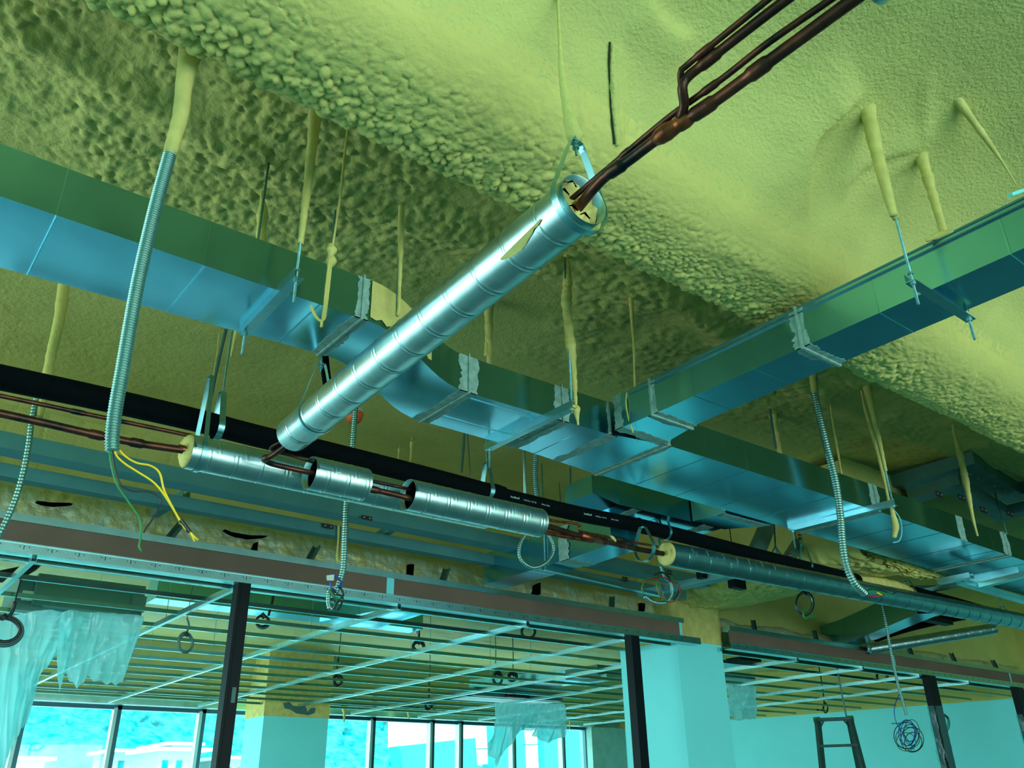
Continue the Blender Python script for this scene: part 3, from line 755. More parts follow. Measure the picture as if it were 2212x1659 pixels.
def strap(root, c, t, r, w_=0.022, top=0.14, name='strap', m=GALV, gap=0.018):
    """pear-shaped band hanger round a pipe"""
    c = np.array(c, float); t = np.array(t, float); t /= np.linalg.norm(t)
    u = np.cross(t, (0, 0, 1.0)); u /= np.linalg.norm(u)
    z = np.array([0, 0, 1.0]); path = []
    path.append(c + u*gap + z*(r + top)); path.append(c + u*(gap + 0.008) + z*(r + top*0.85))
    for a in np.linspace(28, -208, 64):
        a = math.radians(a); path.append(c + (r + 0.002)*(u*math.cos(a) + z*math.sin(a)))
    path.append(c - u*(gap + 0.008) + z*(r + top*0.85)); path.append(c - u*gap + z*(r + top)); path.append(c + u*gap + z*(r + top))
    g = G(); P = np.array(path)
    cen = c + z*top*0.3
    rings = []
    for p in P:
        d = p - cen; d -= t*(d @ t); d /= np.linalg.norm(d)
        rings.append([tuple(p - t*w_/2), tuple(p + t*w_/2), tuple(p + t*w_/2 + d*0.002), tuple(p - t*w_/2 + d*0.002)])
    g.loft(rings, cap=False)
    return g.build(name, m, root)
def bolt(root, p, ln=0.05):
    G().tube([(p[0], p[1], p[2] - ln*0.6), (p[0], p[1], p[2] + ln*0.6)], 0.004, 8).tube([(p[0], p[1], p[2] - 0.012), (p[0], p[1], p[2] - 0.004)], 0.010, 6).tube([(p[0], p[1], p[2] + 0.004), (p[0], p[1], p[2] + 0.012)], 0.010, 6).build('bolt', ROD, root)

R0 = 0.077
A0 = np.array(W(1262, 430, z=3.06)); A1 = np.array(W(634, 938, z=3.04)); dA = (A1 - A0)/np.linalg.norm(A1 - A0)
rs = thing('spiral_pipe_sleeve', tuple(A0), 'long spiral-seam metal sleeve slanting through the middle, its open end at the foam beam', 'pipe sleeve')
sleeve(rs, A0, A1, R0, pitch=0.155)
plug(rs, A0 + dA*0.035, dA, R0*0.97, seed=3, rough=0.028)
for i in range(4):
    g = G(); a = 2.2 + i*0.9; q = 0.5 + 0.3*random.random()
    u_ = np.cross(dA, (0, 0, 1.0)); u_ /= np.linalg.norm(u_); v_ = np.cross(u_, dA)
    c_ = A0 + dA*0.012 + R0*q*(u_*math.cos(a) + v_*math.sin(a))
    g.tube([c_ - u_*0.016, c_ + v_*0.012, c_ + u_*0.018], [0.002, 0.0045, 0.002], 6, flat=0.5)
    g.build('black_foam_scrap', HOLE, rs)
g = G(); c_ = A0 + dA*0.030 + np.array([0.0, 0, -0.018]); g.tube(cr([c_, c_ - dA*0.012, c_ - dA*0.02], 0.004)[0], [0.030, 0.024, 0.017], 16) if False else g.tube([c_, c_ - dA*0.010], 0.024, 18); g.build('rust_stained_foam', mat('rusty_foam', (0.42, 0.20, 0.03), 0.8, 0, 0.5, 60, bump=0.003, bscale=120), rs, True)
# streak of foam on the sleeve
g = G(); rings = []
for i, s in enumerate(np.linspace(0.10, 0.30, 18)):
    ww = [0.05, 0.09, 0.12, 0.10, 0.16, 0.2, 0.22, 0.26, 0.3, 0.3, 0.33, 0.3, 0.3, 0.26, 0.24, 0.2, 0.14, 0.08][i]
    u_ = np.cross(dA, (0, 0, 1.0)); u_ /= np.linalg.norm(u_); v_ = np.cross(u_, dA)
    th0 = math.radians(205) + 0.9*(s - 0.1)
    ring = []
    for th in np.linspace(th0, th0 + ww, 7): ring.append(tuple(A0 + dA*s + (R0 + 0.0025 + 0.002*random.random())*(u_*math.cos(th) + v_*math.sin(th))))
    rings.append(ring)
g.loft(rings, cap=False, closed=False); g.build('foam_streak', FOAMB, rs, True)
bs = thing('band_hanger', tuple(A0 + np.array([0, 0, 0.2])), 'pear-shaped metal strap holding the upper open end of the slanting sleeve', 'pipe hanger', 'strap hangers')
strap(bs, A0 + dA*0.02, dA, R0 + 0.012, 0.024, 0.12)
bolt(bs, A0 + dA*0.02 + np.array([0, 0, R0 + 0.125]), 0.06); g = G(); foamrod(g, [A0 + dA*0.02 + np.array([0, 0, R0 + 0.155]), A0 + dA*0.02 + np.array([0.01, 0.02, R0 + 0.2]), A0 + dA*0.03 + np.array([0, 0.03, R0 + 0.42]), A0 + dA*0.03 + np.array([0, 0.03, 0.86])], [0.024, 0.012, 0.006, 0.004], 5, 0.3, seg=14); g.build('foam_coating', FOAMS, bs, True)
c2 = A1 - dA*0.23
bs = thing('band_hanger', tuple(c2), 'strap hanger round the lower end of the slanting sleeve', 'pipe hanger', 'strap hangers')
strap(bs, c2, dA, R0 + 0.003, 0.02, 0.16); bolt(bs, c2 + np.array([0, 0, R0 + 0.155])); G().tube([c2 + np.array([0, 0, R0 + 0.17]), c2 + np.array([0, 0, 1.05])], 0.005, 8).build('threaded_rod', ROD, bs)

es = thing('spiral_pipe_sleeve', W(1868, -64, z=3.05), 'tip of another metal sleeve just entering at the top edge, right of the copper pipes', 'pipe sleeve')
ea = np.array(W(1862, -60, z=3.05)); sleeve(es, ea, ea - dA*0.5, R0, 0.155)
def P36(px, py): return W(px, py, y=3.6)
def xsleeve(px0, px1, ypx0, ypx1, y, lab, r=R0, pitch=0.12, plugs=(None, None), m=SPIR):
    a = np.array(W(px0, ypx0, y=y)); b = np.array(W(px1, ypx1, y=y))
    t = thing('spiral_pipe_sleeve', tuple(a), lab, 'pipe sleeve')
    sleeve(t, a, b, r, pitch, m=m)
    d = (b - a)/np.linalg.norm(b - a)
    if plugs[0]: plug(t, a + d*(0.0 if plugs[0] is not HOLE else 0.03), d, r*(1.0 if plugs[0] is not HOLE else 0.95), plugs[0], 5, 0.03 if plugs[0] is not HOLE else 0.0)  # with HOLE, a black disc paints the shade inside the open sleeve
    if plugs[1]: plug(t, b, -d, r, plugs[1], 7)
    return t, a, b, d
sA, a, b, d = xsleeve(405, 1050, 975, 1112, 3.60, 'spiral metal sleeve lying behind the two short sleeves, foam plug at its left end', plugs=(FOAMB, None))
strapA = thing('band_hanger', tuple(a), 'strap at the foam-plugged left end of the rear spiral sleeve', 'pipe hanger', 'strap hangers'); strap(strapA, a + d*0.05, d, R0 + 0.002, 0.02, 0.3)
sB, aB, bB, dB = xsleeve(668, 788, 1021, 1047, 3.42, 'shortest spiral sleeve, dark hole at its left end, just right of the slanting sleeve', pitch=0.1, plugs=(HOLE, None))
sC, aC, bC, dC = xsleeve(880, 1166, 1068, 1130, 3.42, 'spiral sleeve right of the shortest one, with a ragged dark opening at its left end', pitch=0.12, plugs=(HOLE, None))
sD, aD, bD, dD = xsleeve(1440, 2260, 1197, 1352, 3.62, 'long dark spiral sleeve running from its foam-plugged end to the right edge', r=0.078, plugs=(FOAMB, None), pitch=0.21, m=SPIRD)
g = G()
for px, py in ((1478, 1195), (1510, 1200), (1545, 1208), (1574, 1214), (1600, 1219), (1628, 1225), (1655, 1230)):
    c_ = np.array(W(px, py, y=3.62)); c_ = aD + dD*((c_ - aD) @ dD)
    g.tube([c_ + 0.0795*np.array([0, -math.cos(q), math.sin(q)]) for q in np.linspace(0.15, 0.65, 6)], 0.0016, 5)
g.build('scratch', FRAMEL, sD)

# black insulated refrigerant lines
bp = thing('insulated_pipe', W(0, 815, y=3.75), 'thick black foam-rubber insulated pipe running from the left edge down to the foam-covered beam', 'pipe')
P1 = [W(px, py, y=3.75) for px, py in ((-80, 798), (0, 815), (200, 857), (400, 902), (560, 943), (700, 975), (900, 1024), (1058, 1065))]
G().tube(cr(P1, 0.04)[0], 0.054, 28).build('thick_section', RUBBER, bp, True)
Pa = np.array(W(1058, 1065, y=3.75)); Pb = np.array(W(1085, 1073, y=3.75))
G().tube([Pa - (Pb-Pa)*0.3, Pa, (Pa+Pb)/2, Pb, Pb + (Pb-Pa)*0.2], [0.052, 0.060, 0.062, 0.060, 0.046], 28).build('sleeve_joint', RUBBER, bp, True)
P2 = [W(px, py, y=3.75) for px, py in ((1085, 1072), (1250, 1110), (1400, 1140), (1600, 1190), (1800, 1240), (1858, 1254))]
Q, s_ = cr(P2, 0.03); rr = np.full(len(Q), 0.048); rr[-1] = 0.012; rr[-2] = 0.04
G().tube(Q, rr, 28).build('thin_section', RUBBER, bp, True)
P3 = [W(px, py, y=3.75) for px, py in ((1375, 1132), (1392, 1139))]
g = G(); foamrod(g, [W(1362, 1127, y=3.72), W(1376, 1130, y=3.72), W(1395, 1136, y=3.73)], [0.02, 0.045, 0.02], 3, 0.5); g.build('torn_joint', RUBBER, bp, True)
def printed(px, txtsize=0.030):
    c0 = np.array(W(px, 0, y=3.75))
    for body, off, sz in (('Insulflex\u00ae', 0, 0.0165), ('1 1/8" ID x 1 1/2" TK', 0.095, 0.0115), ('40mm x 3mm', 0.235, 0.0115)):
        cu = bpy.data.curves.new('printed_marking', 'FONT'); cu.body = body; cu.size = sz
        ob = bpy.data.objects.new('tmp', cu); COL.objects.link(ob)
        dg = bpy.context.evaluated_depsgraph_get(); dg.update()
        me = bpy.data.meshes.new_from_object(ob.evaluated_get(dg)); bpy.data.objects.remove(ob)
        n = len(me.vertices); co = np.zeros(n*3, np.float32); me.vertices.foreach_get('co', co); co = co.reshape(-1, 3)
        th = math.radians(-18) + co[:, 1]/0.048
        x = px + off + co[:, 0]
        idx = Q[:, 0]; yy = np.interp(x, Q[:, 0], Q[:, 1]); zz = np.interp(x, Q[:, 0], Q[:, 2])
        r_ = 0.0487
        V = np.stack([x, yy - r_*np.cos(th), zz + r_*np.sin(th)], 1)
        off_ = np.array(origin(bp)); me.vertices.foreach_set('co', (V - off_).astype(np.float32).ravel()); me.update()
        me.materials.clear(); me.materials.append(PRINT)
        o = bpy.data.objects.new('printed_marking', me); COL.objects.link(o); o.parent = bp
printed(W(1092, 1070, y=3.75)[0]); printed(W(1250, 1110, y=3.75)[0])
bp2 = thing('insulated_pipe', W(1975, 1283, y=3.75), 'black insulated pipe at the lower right, beyond the yellow foam-covered stretch', 'pipe')
P4 = [W(px, py, y=3.75) for px, py in ((1968, 1279), (2050, 1300), (2130, 1322), (2212, 1343), (2300, 1366))]
G().tube(cr(P4, 0.05)[0], 0.056, 24).build('insulation', RUBBER, bp2, True)
fw = G(); foamrod(fw, [W(1858, 1252, y=3.75), W(1900, 1262, y=3.75), W(1940, 1272, y=3.75), W(1976, 1284, y=3.75)], [0.03, 0.055, 0.06, 0.05], 4, 0.18, seg=20)
tag(fw.build('foam_wrapped_pipe', FOAMB, None, True), 'smooth yellow foam-covered stretch of pipe between the two black pipes', 'pipe')
for i, (px, py, top, lab) in enumerate(((470, 925, 0.13, 'strap hanger round the thick black pipe, left of the slanting sleeve'), (1052, 1062, 0.12, 'hooked strap hanger on the black pipe where it narrows'),
                                   (1437, 1150, 0.06, 'strap on the black pipe just above the foam-plugged sleeve end'), (1742, 1221, 0.12, 'strap hanger on the black pipe with forked steel above'), (1965, 1280, 0.05, 'strap at the left end of the right-hand black pipe'), (2170, 1332, 0.05, 'thin strap on the black pipe near the right edge'))):
    c_ = np.array(W(px, py, y=3.75)); t = thing('band_hanger', tuple(c_), lab, 'pipe hanger', 'strap hangers')
    strap(t, c_, (1, 0, 0.0), 0.056 if i < 2 or i > 3 else 0.05, 0.03 if i < 2 else 0.024, top, gap=0.012)
    G().tube([c_ + np.array([0, 0, 0.056 + top - 0.02]), (c_[0], c_[1], 4.14)], 0.005, 8).build('threaded_rod', ROD, t)
c_ = np.array(W(1392, 1185, y=3.6)); t = thing('band_hanger', tuple(c_), 'wide bright strap looped round the copper pipes left of the foam-plugged sleeve', 'pipe hanger', 'strap hangers')
strap(t, c_, (1, 0, 0.0), 0.078, 0.03, 0.06)

# ------------------------------------------------------------------ copper pipes
def pipe(root, pts, wpx, name='tube', m=COPPER, couplers=(), seg=16, bright=()):
    P = [np.array(p) for p in pts]
    Q, s = cr(P, 0.01)
    r = wpx
    rr = np.full(len(s), r) * (1 + 0.04*(fbm(s*30, s*0, 3) - 0.5))
    for c, ln in couplers:
        rr = np.where(np.abs(s - c*s[-1]) < ln/2, r*1.25, rr)
    g = G(); g.tube(Q, rr, seg); return g.build(name, m, root, True)
cu1 = thing('copper_pipe_set', tuple(A0), 'bundle of tarnished copper pipes leaving the sleeve end towards the top right corner', 'copper pipes')
z = 3.06
pipe(cu1, [A0 + dA*0.05 + np.array([0.0, 0, -0.02]), W(1300, 388, z=3.05), W(1360, 345, z=3.05), W(1440, 285, z=3.05), W(1530, 228, z=3.05), W(1640, 148, z=3.05), W(1740, 75, z=3.05), W(1850, -5, z=3.05), W(2000, -110, z=3.05)], 0.0145, 'large_pipe', couplers=((0.2, 0.05), (0.47, 0.06), (0.62, 0.05)))
g = G(); Qb, sb = cr([W(1415, 303, z=3.05), W(1440, 285, z=3.05), W(1478, 262, z=3.05), W(1495, 252, z=3.05)], 0.004)
g.tube(Qb, np.interp(np.linspace(0, 1, len(sb)), [0, 0.15, 0.35, 0.6, 0.7, 0.85, 1], [0.015, 0.021, 0.023, 0.018, 0.020, 0.0195, 0.0145]), 20); g.build('branch_joint', COPPERB, cu1, True)
pipe(cu1, [A0 + dA*0.05 + np.array([-0.02, 0, 0.01]), W(1300, 375, z=3.08), W(1400, 290, z=3.08), W(1460, 242, z=3.08), W(1560, 170, z=3.08), W(1660, 92, z=3.08), W(1790, 2, z=3.08), W(1900, -75, z=3.08)], 0.0080, 'small_pipe', couplers=((0.25, 0.03), (0.55, 0.04)))
pipe(cu1, [W(1470, 255, z=3.055), W(1478, 225, z=3.07), W(1474, 190, z=3.09), W(1484, 168, z=3.11), W(1520, 138, z=3.12), W(1600, 75, z=3.12), W(1695, 2, z=3.12), W(1800, -75, z=3.12)], 0.0120, 'riser_pipe', couplers=((0.35, 0.05),))
pipe(cu1, [W(1478, 225, z=3.085), W(1470, 160, z=3.12), W(1485, 140, z=3.13), W(1540, 95, z=3.13), W(1645, 10, z=3.13), W(1750, -75, z=3.13)], 0.0078, 'small_riser', couplers=((0.35, 0.04),))
cu2 = thing('copper_pipe_set', W(200, 930, y=3.58), 'pair of copper pipes from the left edge into the foam-plugged spiral sleeve', 'copper pipes')
pipe(cu2, [W(-60, 842, y=3.62), W(0, 855, y=3.62), W(120, 880, y=3.62), W(180, 893, y=3.62), W(300, 918, y=3.62), W(415, 942, y=3.62)], 0.0095, 'small_pipe', couplers=((0.45, 0.05), (0.6, 0.04)))
pipe(cu2, [W(-60, 880, y=3.57), W(0, 893, y=3.57), W(100, 915, y=3.57), W(200, 938, y=3.57), W(300, 958, y=3.57), W(400, 973, y=3.57)], 0.0165, 'large_pipe', couplers=((0.55, 0.06), (0.75, 0.05)), seg=20)
pipe(cu2, [W(-60, 880, y=3.68), W(0, 893, y=3.68), W(90, 915, y=3.67), W(150, 926, y=3.62), W(220, 940, y=3.58)], 0.0125, 'lower_pipe')
g = G(); g.tube([W(385, 968, y=3.57), W(415, 976, y=3.57)], 0.018, 16); g.build('bright_end', COPPERB, cu2, True)
cu3 = thing('copper_pipe_set', W(640, 1010, y=3.42), 'short elbowed copper pipes between the slanting sleeve and the shortest sleeve', 'copper pipes')
pipe(cu3, [A1 - dA*0.04 + np.array([0, 0, -0.03]), W(588, 984, y=3.34), W(572, 990, y=3.38), W(582, 1000, y=3.41), W(620, 1010, y=3.42), W(690, 1025, y=3.42)], 0.0125, 'large_pipe', couplers=((0.4, 0.04),))
pipe(cu3, [A1 - dA*0.04 + np.array([0.03, 0, 0.0]), W(584, 968, y=3.36), W(630, 985, y=3.44), W(690, 1003, y=3.44)], 0.006, 'small_pipe')
cu4 = thing('copper_pipe_set', W(830, 1055, y=3.42), 'two short copper pipes showing between the two front spiral sleeves', 'copper pipes')
pipe(cu4, [W(770, 1050, y=3.40), W(830, 1063, y=3.40), W(900, 1080, y=3.40)], 0.0145, 'large_pipe', m=COPPER, couplers=((0.3, 0.04),))
pipe(cu4, [W(770, 1032, y=3.44), W(830, 1045, y=3.44), W(900, 1060, y=3.44)], 0.0085, 'small_pipe')
cu5 = thing('copper_pipe_set', W(1300, 1160, y=3.5), 'copper pipes with a tee joint and rusty couplings between spiral sleeve and wide strap', 'copper pipes')
pipe(cu5, [W(1150, 1128, y=3.40), W(1200, 1142, y=3.42), W(1260, 1160, y=3.48), W(1330, 1175, y=3.56), W(1380, 1187, y=3.60), W(1432, 1196, y=3.61)], 0.0165, 'large_pipe', couplers=((0.35, 0.1), (0.52, 0.06), (0.68, 0.05)), seg=20)
pipe(cu5, [W(1150, 1142, y=3.42), W(1200, 1155, y=3.44), W(1260, 1166, y=3.48), W(1300, 1172, y=3.52)], 0.0125, 'lower_pipe', m=COPPERB)
pipe(cu5, [W(1160, 1118, y=3.44), W(1200, 1126, y=3.45), W(1235, 1130, y=3.46), W(1252, 1134, y=3.46), W(1250, 1144, y=3.46), W(1262, 1150, y=3.5), W(1330, 1164, y=3.56), W(1420, 1181, y=3.62)], 0.008, 'small_pipe', couplers=((0.5, 0.05), (0.56, 0.03)), m=COPPERB)
g = G(); g.tube([W(1255, 1157, y=3.46), W(1275, 1162, y=3.49), W(1295, 1170, y=3.51)], [0.022, 0.026, 0.02], 16); g.build('tee_joint', COPPERB, cu5, True)
g = G(); foamrod(g, [W(1318, 1158, y=3.54), W(1324, 1162, y=3.54), W(1330, 1170, y=3.54)], [0.006, 0.012, 0.006], 6, 0.5); g.build('foam_drip', FOAMB, cu5, True)

# ------------------------------------------------------------------ flexible conduits with wires
def wire(root, pts, wpx, m, name='wire'):
    r = wpx if wpx < 0.1 else 0.002
    g = G(); g.tube(cr(pts, 0.008)[0], r, 8); return g.build(name, m, root, True)
y0 = 2.06
fc = thing('flexible_conduit', W(405, 130, y=y0), 'big corrugated conduit hanging at left from the foam beam, yellow wires at its end', 'conduit', 'flexible conduits')
pth = [W(px, py, y=y0) for px, py in ((412, 110), (398, 180), (390, 250), (366, 335), (340, 430), (318, 520), (300, 600), (283, 690), (266, 790), (250, 880), (243, 940), (243, 975))]
g = G(); corrugated(g, pth[2:], [0.0168, 0.0150], period=0.0072, amp=0.13, seg=20); g.build('corrugated_tube', FLEX, fc, True)
g = G(); foamrod(g, pth[:4], [0.034, 0.024, 0.023, 0.018], 4, 0.12, seg=18); g.build('foam_coating', FOAMB, fc, True)
wire(fc, [W(px, py, y=y0) for px, py in ((246, 965), (252, 985), (270, 1002), (295, 1018), (335, 1045), (365, 1085), (395, 1135), (402, 1145))], 0.0027, YEL, 'yellow_wire')
wire(fc, [W(px, py, y=y0+.01) for px, py in ((252, 965), (270, 985), (295, 1000), (325, 1006), (345, 1022), (355, 1060), (375, 1100), (392, 1132))], 0.0027, YEL, 'yellow_wire')
g = G(); g.tube([W(390, 1123, y=y0), W(410, 1150, y=y0)], 0.0052, 10); g.build('black_tape', BLK, fc)
wire(fc, [W(px, py, y=y0) for px, py in ((408, 1146), (416, 1156), (428, 1167))], 0.0024, YEL, 'yellow_wire_end')
wire(fc, [W(px, py, y=y0) for px, py in ((408, 1147), (415, 1158), (420, 1170))], 0.0024, YEL, 'yellow_wire_end')
wire(fc, [W(px, py, y=y0-.005) for px, py in ((237, 970), (240, 1000), (252, 1045), (278, 1085), (303, 1125), (303, 1165), (300, 1178), (306, 1193))], 0.0024, GRN, 'green_wire')
wire(fc, [W(px, py, y=y0+.005) for px, py in ((243, 970), (247, 1005), (260, 1045), (285, 1060), (325, 1063), (348, 1080), (340, 1105), (310, 1150))], 0.0022, BLK, 'black_wire')

def conduit(pts, y, wpx, lab, m=FLEX, foam=None, wires=(), period=0.011, frm=0, up=True):
    P = [W(px, py, y=y) for px, py in pts]
    r = rad(P[len(P)//2], wpx)
    t = thing('flexible_conduit', P[0], lab, 'conduit', 'flexible conduits')
    g = G(); corrugated(g, P[frm:], r, period=period, amp=0.10, seg=12); g.build('corrugated_tube', m, t, True)
    if P[0][2] < 4.1 and up: G().tube([P[0], (P[0][0], P[0][1], 4.16)], r*0.95, 10).build('upper_tube', m, t, True)
    if foam: g = G(); foamrod(g, [W(px, py, y=y) for px, py in foam], [r*1.5, r*1.25, r*1.1], 3, 0.15); g.build('foam_coating', FOAMB, t, True)
    return t
t = conduit(((85, 835), (70, 900), (62, 960), (48, 1030), (25, 1100), (-15, 1180)), 4.3, 12, 'thin corrugated conduit near the left edge passing behind the black pipe', foam=None, period=0.016, up=False)
g = G(); foamrod(g, [W(138, 615, y=4.3), W(128, 690, y=4.3), (W(112, 760, y=4.3)), W(98, 830, y=4.3), W(85, 900, y=4.3)], [0.03, 0.026, 0.022, 0.018], 9, 0.15, seg=14); g.build('foam_coating', FOAM, t, True)
t = conduit(((768, 880), (764, 930), (760, 980), (753, 1030), (748, 1090), (745, 1160), (742, 1225), (732, 1262), (722, 1285)), 4.1, 12, 'corrugated conduit below the orange cap, ending in a bundle of blue and black wires', period=0.014)
g = G(); corrugated(g, [W(px, py, y=4.1) for px, py in ((711, 1276), (709, 1298), (713, 1314), (722, 1310), (730, 1292))], 0.012, 0.012, 0.1); g.build('end_hook', FLEX, t, True)
for pts, m_ in ((((718, 1278), (714, 1262), (716, 1250), (720, 1242)), BLU), (((730, 1270), (738, 1258), (726, 1246), (718, 1240)), BLU), (((735, 1268), (742, 1285), (730, 1300), (722, 1315)), BLK), (((728, 1284), (740, 1290), (736, 1310), (728, 1320)), BLK), (((712, 1275), (722, 1290), (742, 1296)), GRN), (((726, 1280), (716, 1270), (724, 1300)), BLK)):
    wire(t, [W(px, py, y=4.08) for px, py in pts], 0.0055, m_, 'loose_wire')
G().loft([[W(705, 1243, y=4.07), W(722, 1241, y=4.07), W(721, 1254, y=4.07), W(706, 1254, y=4.07)], [W(705, 1243, y=4.08), W(722, 1241, y=4.08), W(721, 1254, y=4.08), W(706, 1254, y=4.08)]]).build('paper_tag', WHITEP, t)
t = conduit(((1158, 975), (1156, 1010), (1157, 1045), (1160, 1090), (1150, 1150)), 4.15, 11, 'short dull corrugated conduit rising behind the black pipe, right of centre', m=FLEXD, period=0.014)
ring = [(1136, 1152), (1124, 1175), (1122, 1200), (1134, 1218), (1155, 1226), (1180, 1215), (1194, 1195), (1195, 1175), (1184, 1153)]
t = conduit(ring, 4.13, 8, 'bright corrugated conduit bent into a ring below the end of the spiral sleeve', period=0.013)
cc = [(1758, 800), (1762, 860), (1782, 950), (1803, 1030), (1815, 1110), (1820, 1170), (1828, 1220), (1845, 1258), (1868, 1282)]
t = conduit(cc, 2.66, 15, 'long pale corrugated conduit curving down across the right part of the main duct', period=0.016)
g = G(); foamrod(g, [W(px, py, y=2.66) for px, py in ((1757, 780), (1756, 820), (1764, 868), (1770, 900))], [0.03, 0.022, 0.02, 0.016], 8, 0.15); g.build('foam_coating', FOAMB, t, True)
for pts, m_ in ((((1866, 1280), (1885, 1276), (1905, 1280), (1930, 1285)), GRN), (((1866, 1283), (1885, 1288), (1910, 1286)), RED), (((1868, 1280), (1880, 1274), (1905, 1276), (1925, 1284), (1935, 1280)), BLK), (((1895, 1280), (1905, 1286)), YEL)):
    wire(t, [W(px, py, y=2.66) for px, py in pts], 0.0048, m_, 'loose_wire')
t = conduit(((1906, 1305), (1916, 1360), (1927, 1420), (1940, 1480), (1950, 1515), (1958, 1545)), 4.2, 6, 'dark thin corrugated conduit at right ending in a big coil of blue cable', m=FLEXD, period=0.02)
for i in range(9):
    a0 = random.random()*6; cxp, cyp = 1965 + random.uniform(-8, 8), 1590 + random.uniform(-18, 14); rx, ry = random.uniform(14, 27), random.uniform(18, 30)
    pts = [(cxp + rx*math.cos(a0 + k*0.45), cyp + ry*math.sin(a0 + k*0.45)) for k in range(15)]
    wire(t, [W(px, py, y=4.2 + 0.003*i) for px, py in pts], 0.0035, (BLU, GRYC, BLK)[i % 3] if i else BLU, 'cable_loop')
wire(t, [W(px, py, y=4.2) for px, py in ((1942, 1500), (1932, 1530), (1936, 1560), (1955, 1590), (1975, 1620))], 0.0035, BLU, 'cable_loop')
wire(t, [W(px, py, y=4.2) for px, py in ((1926, 1563), (1945, 1562), (1960, 1556))], 0.0035, BLU, 'cable_loop')

def coil(cx_, cy_, rx, ry, y, lab, cols=(BLK,), n=4, up=None, th=0.006, seed=1, tie=True):
    r = random.Random(seed)
    t = thing('cable_coil', W(cx_, cy_, y=y), lab, 'cable', 'cable coils hanging from the ceiling')
    for i in range(n):
        a0 = r.random()*6; ox, oy = r.uniform(-2, 2), r.uniform(-2, 2); k_ = r.uniform(0.85, 1.08)
        pts = [(cx_ + ox + rx*k_*math.cos(a0 + q*0.4), cy_ + oy + ry*k_*math.sin(a0 + q*0.4)) for q in range(17)]
        wire(t, [W(px, py, y=y + 0.006*i) for px, py in pts], th, cols[i % len(cols)], 'loop')
    if up: wire(t, [W(px, py, y=y) for px, py in up] , th*1.1, cols[0], 'tail')
    top_ = np.array(W(*(up[-1] if up else (cx_, cy_ - ry)), y=y))
    if top_[2] < 3.7: wire(t, [tuple(top_), (top_[0] + 0.01, y, (top_[2] + 3.72)/2), (top_[0], y, 3.74)], th*0.45, cols[0], 'drop_cable')
    if tie: g = G(); g.tube([W(cx_ - 3, cy_ - ry - 3, y=y), W(cx_ + 4, cy_ - ry + 5, y=y)], th*2.0, 8); g.build('tie', BLK, t)
    return t
coil(8, 1362, 38, 30, 6.5, 'big dark cable coil at the left edge in front of the plastic sheet', (BLK, GRYC), 5, ((18, 1335), (28, 1318), (32, 1300)), 0.011, 2)
coil(402, 1389, 15, 20, 6.6, 'oval dark cable loop hanging in the grid left of the black post', (GRYC,), 3, ((402, 1370), (408, 1352), (404, 1335)), 0.007, 3)
coil(568, 1342, 14, 13, 6.8, 'small dark cable loop just right of the left black post', (BLK, GRYC), 2, ((580, 1330), (588, 1300), (592, 1275)), 0.01, 4)
coil(903, 1396, 12, 11, 7.6, 'dark cable loop below a reddish stub, under the first part of the header', (BLK,), 3, ((905, 1385), (905, 1350), (908, 1322)), 0.011, 5)
coil(1140, 1365, 15, 14, 7.0, 'round dark cable loop close under the middle of the header', (BLK, GRYC), 3, ((1150, 1352), (1158, 1340)), 0.010, 6)
coil(730, 1471, 10, 12, 9.5, 'tangled small coil above the left white pillar\'s right edge', (BLK,), 4, ((727, 1460), (728, 1440), (731, 1422)), 0.012, 7)
coil(925, 1525, 7, 7, 11.5, 'tiny coil near the window head, left of the middle film sheet', (BLK,), 3, ((926, 1515), (927, 1475)), 0.012, 8)
coil(1075, 1466, 10, 14, 9.8, 'pair of dark cable loops left of the upper film sheet', (GRYC, BLK), 4, ((1072, 1452), (1070, 1440)), 0.014, 9)
coil(1108, 1462, 9, 8, 9.6, 'crumpled dark cables just right of the pair of loops', (BLK,), 4, None, 0.014, 10)
coil(1905, 1460, 12, 13, 7.2, 'bundle of thin brown cable loops under the right header', (BLK, BRACK), 6, None, 0.006, 11)
coil(1783, 1530, 5, 10, 8.8, 'narrow doubled cable hanging left above the ladder', (BLK, GRYC), 3, ((1780, 1515), (1776, 1480), (1768, 1436)), 0.009, 12)
coil(2043, 1562, 7, 16, 6.8, 'thin cable loop hanging right of the film-wrapped post', (BLK, GRYC), 3, ((2030, 1545), (2026, 1510), (2024, 1480)), 0.006, 13)
t = coil(1738, 1303, 18, 24, 4.0, 'blue, grey and green cable coil hanging below the long dark sleeve', (BLK, FLEX, BLU), 4, None, 0.0062, 14)
wire(t, [W(px, py, y=3.98) for px, py in ((1745, 1315), (1735, 1320), (1738, 1335), (1750, 1332), (1758, 1333), (1762, 1325))], 0.006, GRN, 'green_loop')
t = conduit(((1428, 1222), (1436, 1245), (1450, 1262), (1450, 1285), (1435, 1302), (1410, 1300), (1392, 1288)), 4.0, 8, 'corrugated conduit hooked below the foam plug, tangled with green and red wires', period=0.014)
for pts, m_ in ((((1418, 1240), (1440, 1240), (1462, 1262), (1466, 1285), (1450, 1300), (1428, 1290), (1418, 1265), (1424, 1245)), GRN), (((1420, 1245), (1395, 1252), (1386, 1270), (1392, 1285)), GRN),
                (((1415, 1242), (1440, 1250), (1470, 1270), (1460, 1296), (1440, 1298), (1422, 1275), (1420, 1250)), RED), (((1422, 1248), (1392, 1256), (1388, 1275)), RED), (((1412, 1243), (1430, 1236), (1446, 1248), (1448, 1258)), BLK), (((1455, 1296), (1466, 1280), (1462, 1258)), BLK)):
    wire(t, [W(px, py, y=3.97) for px, py in pts], 0.005, m_, 'loose_wire')

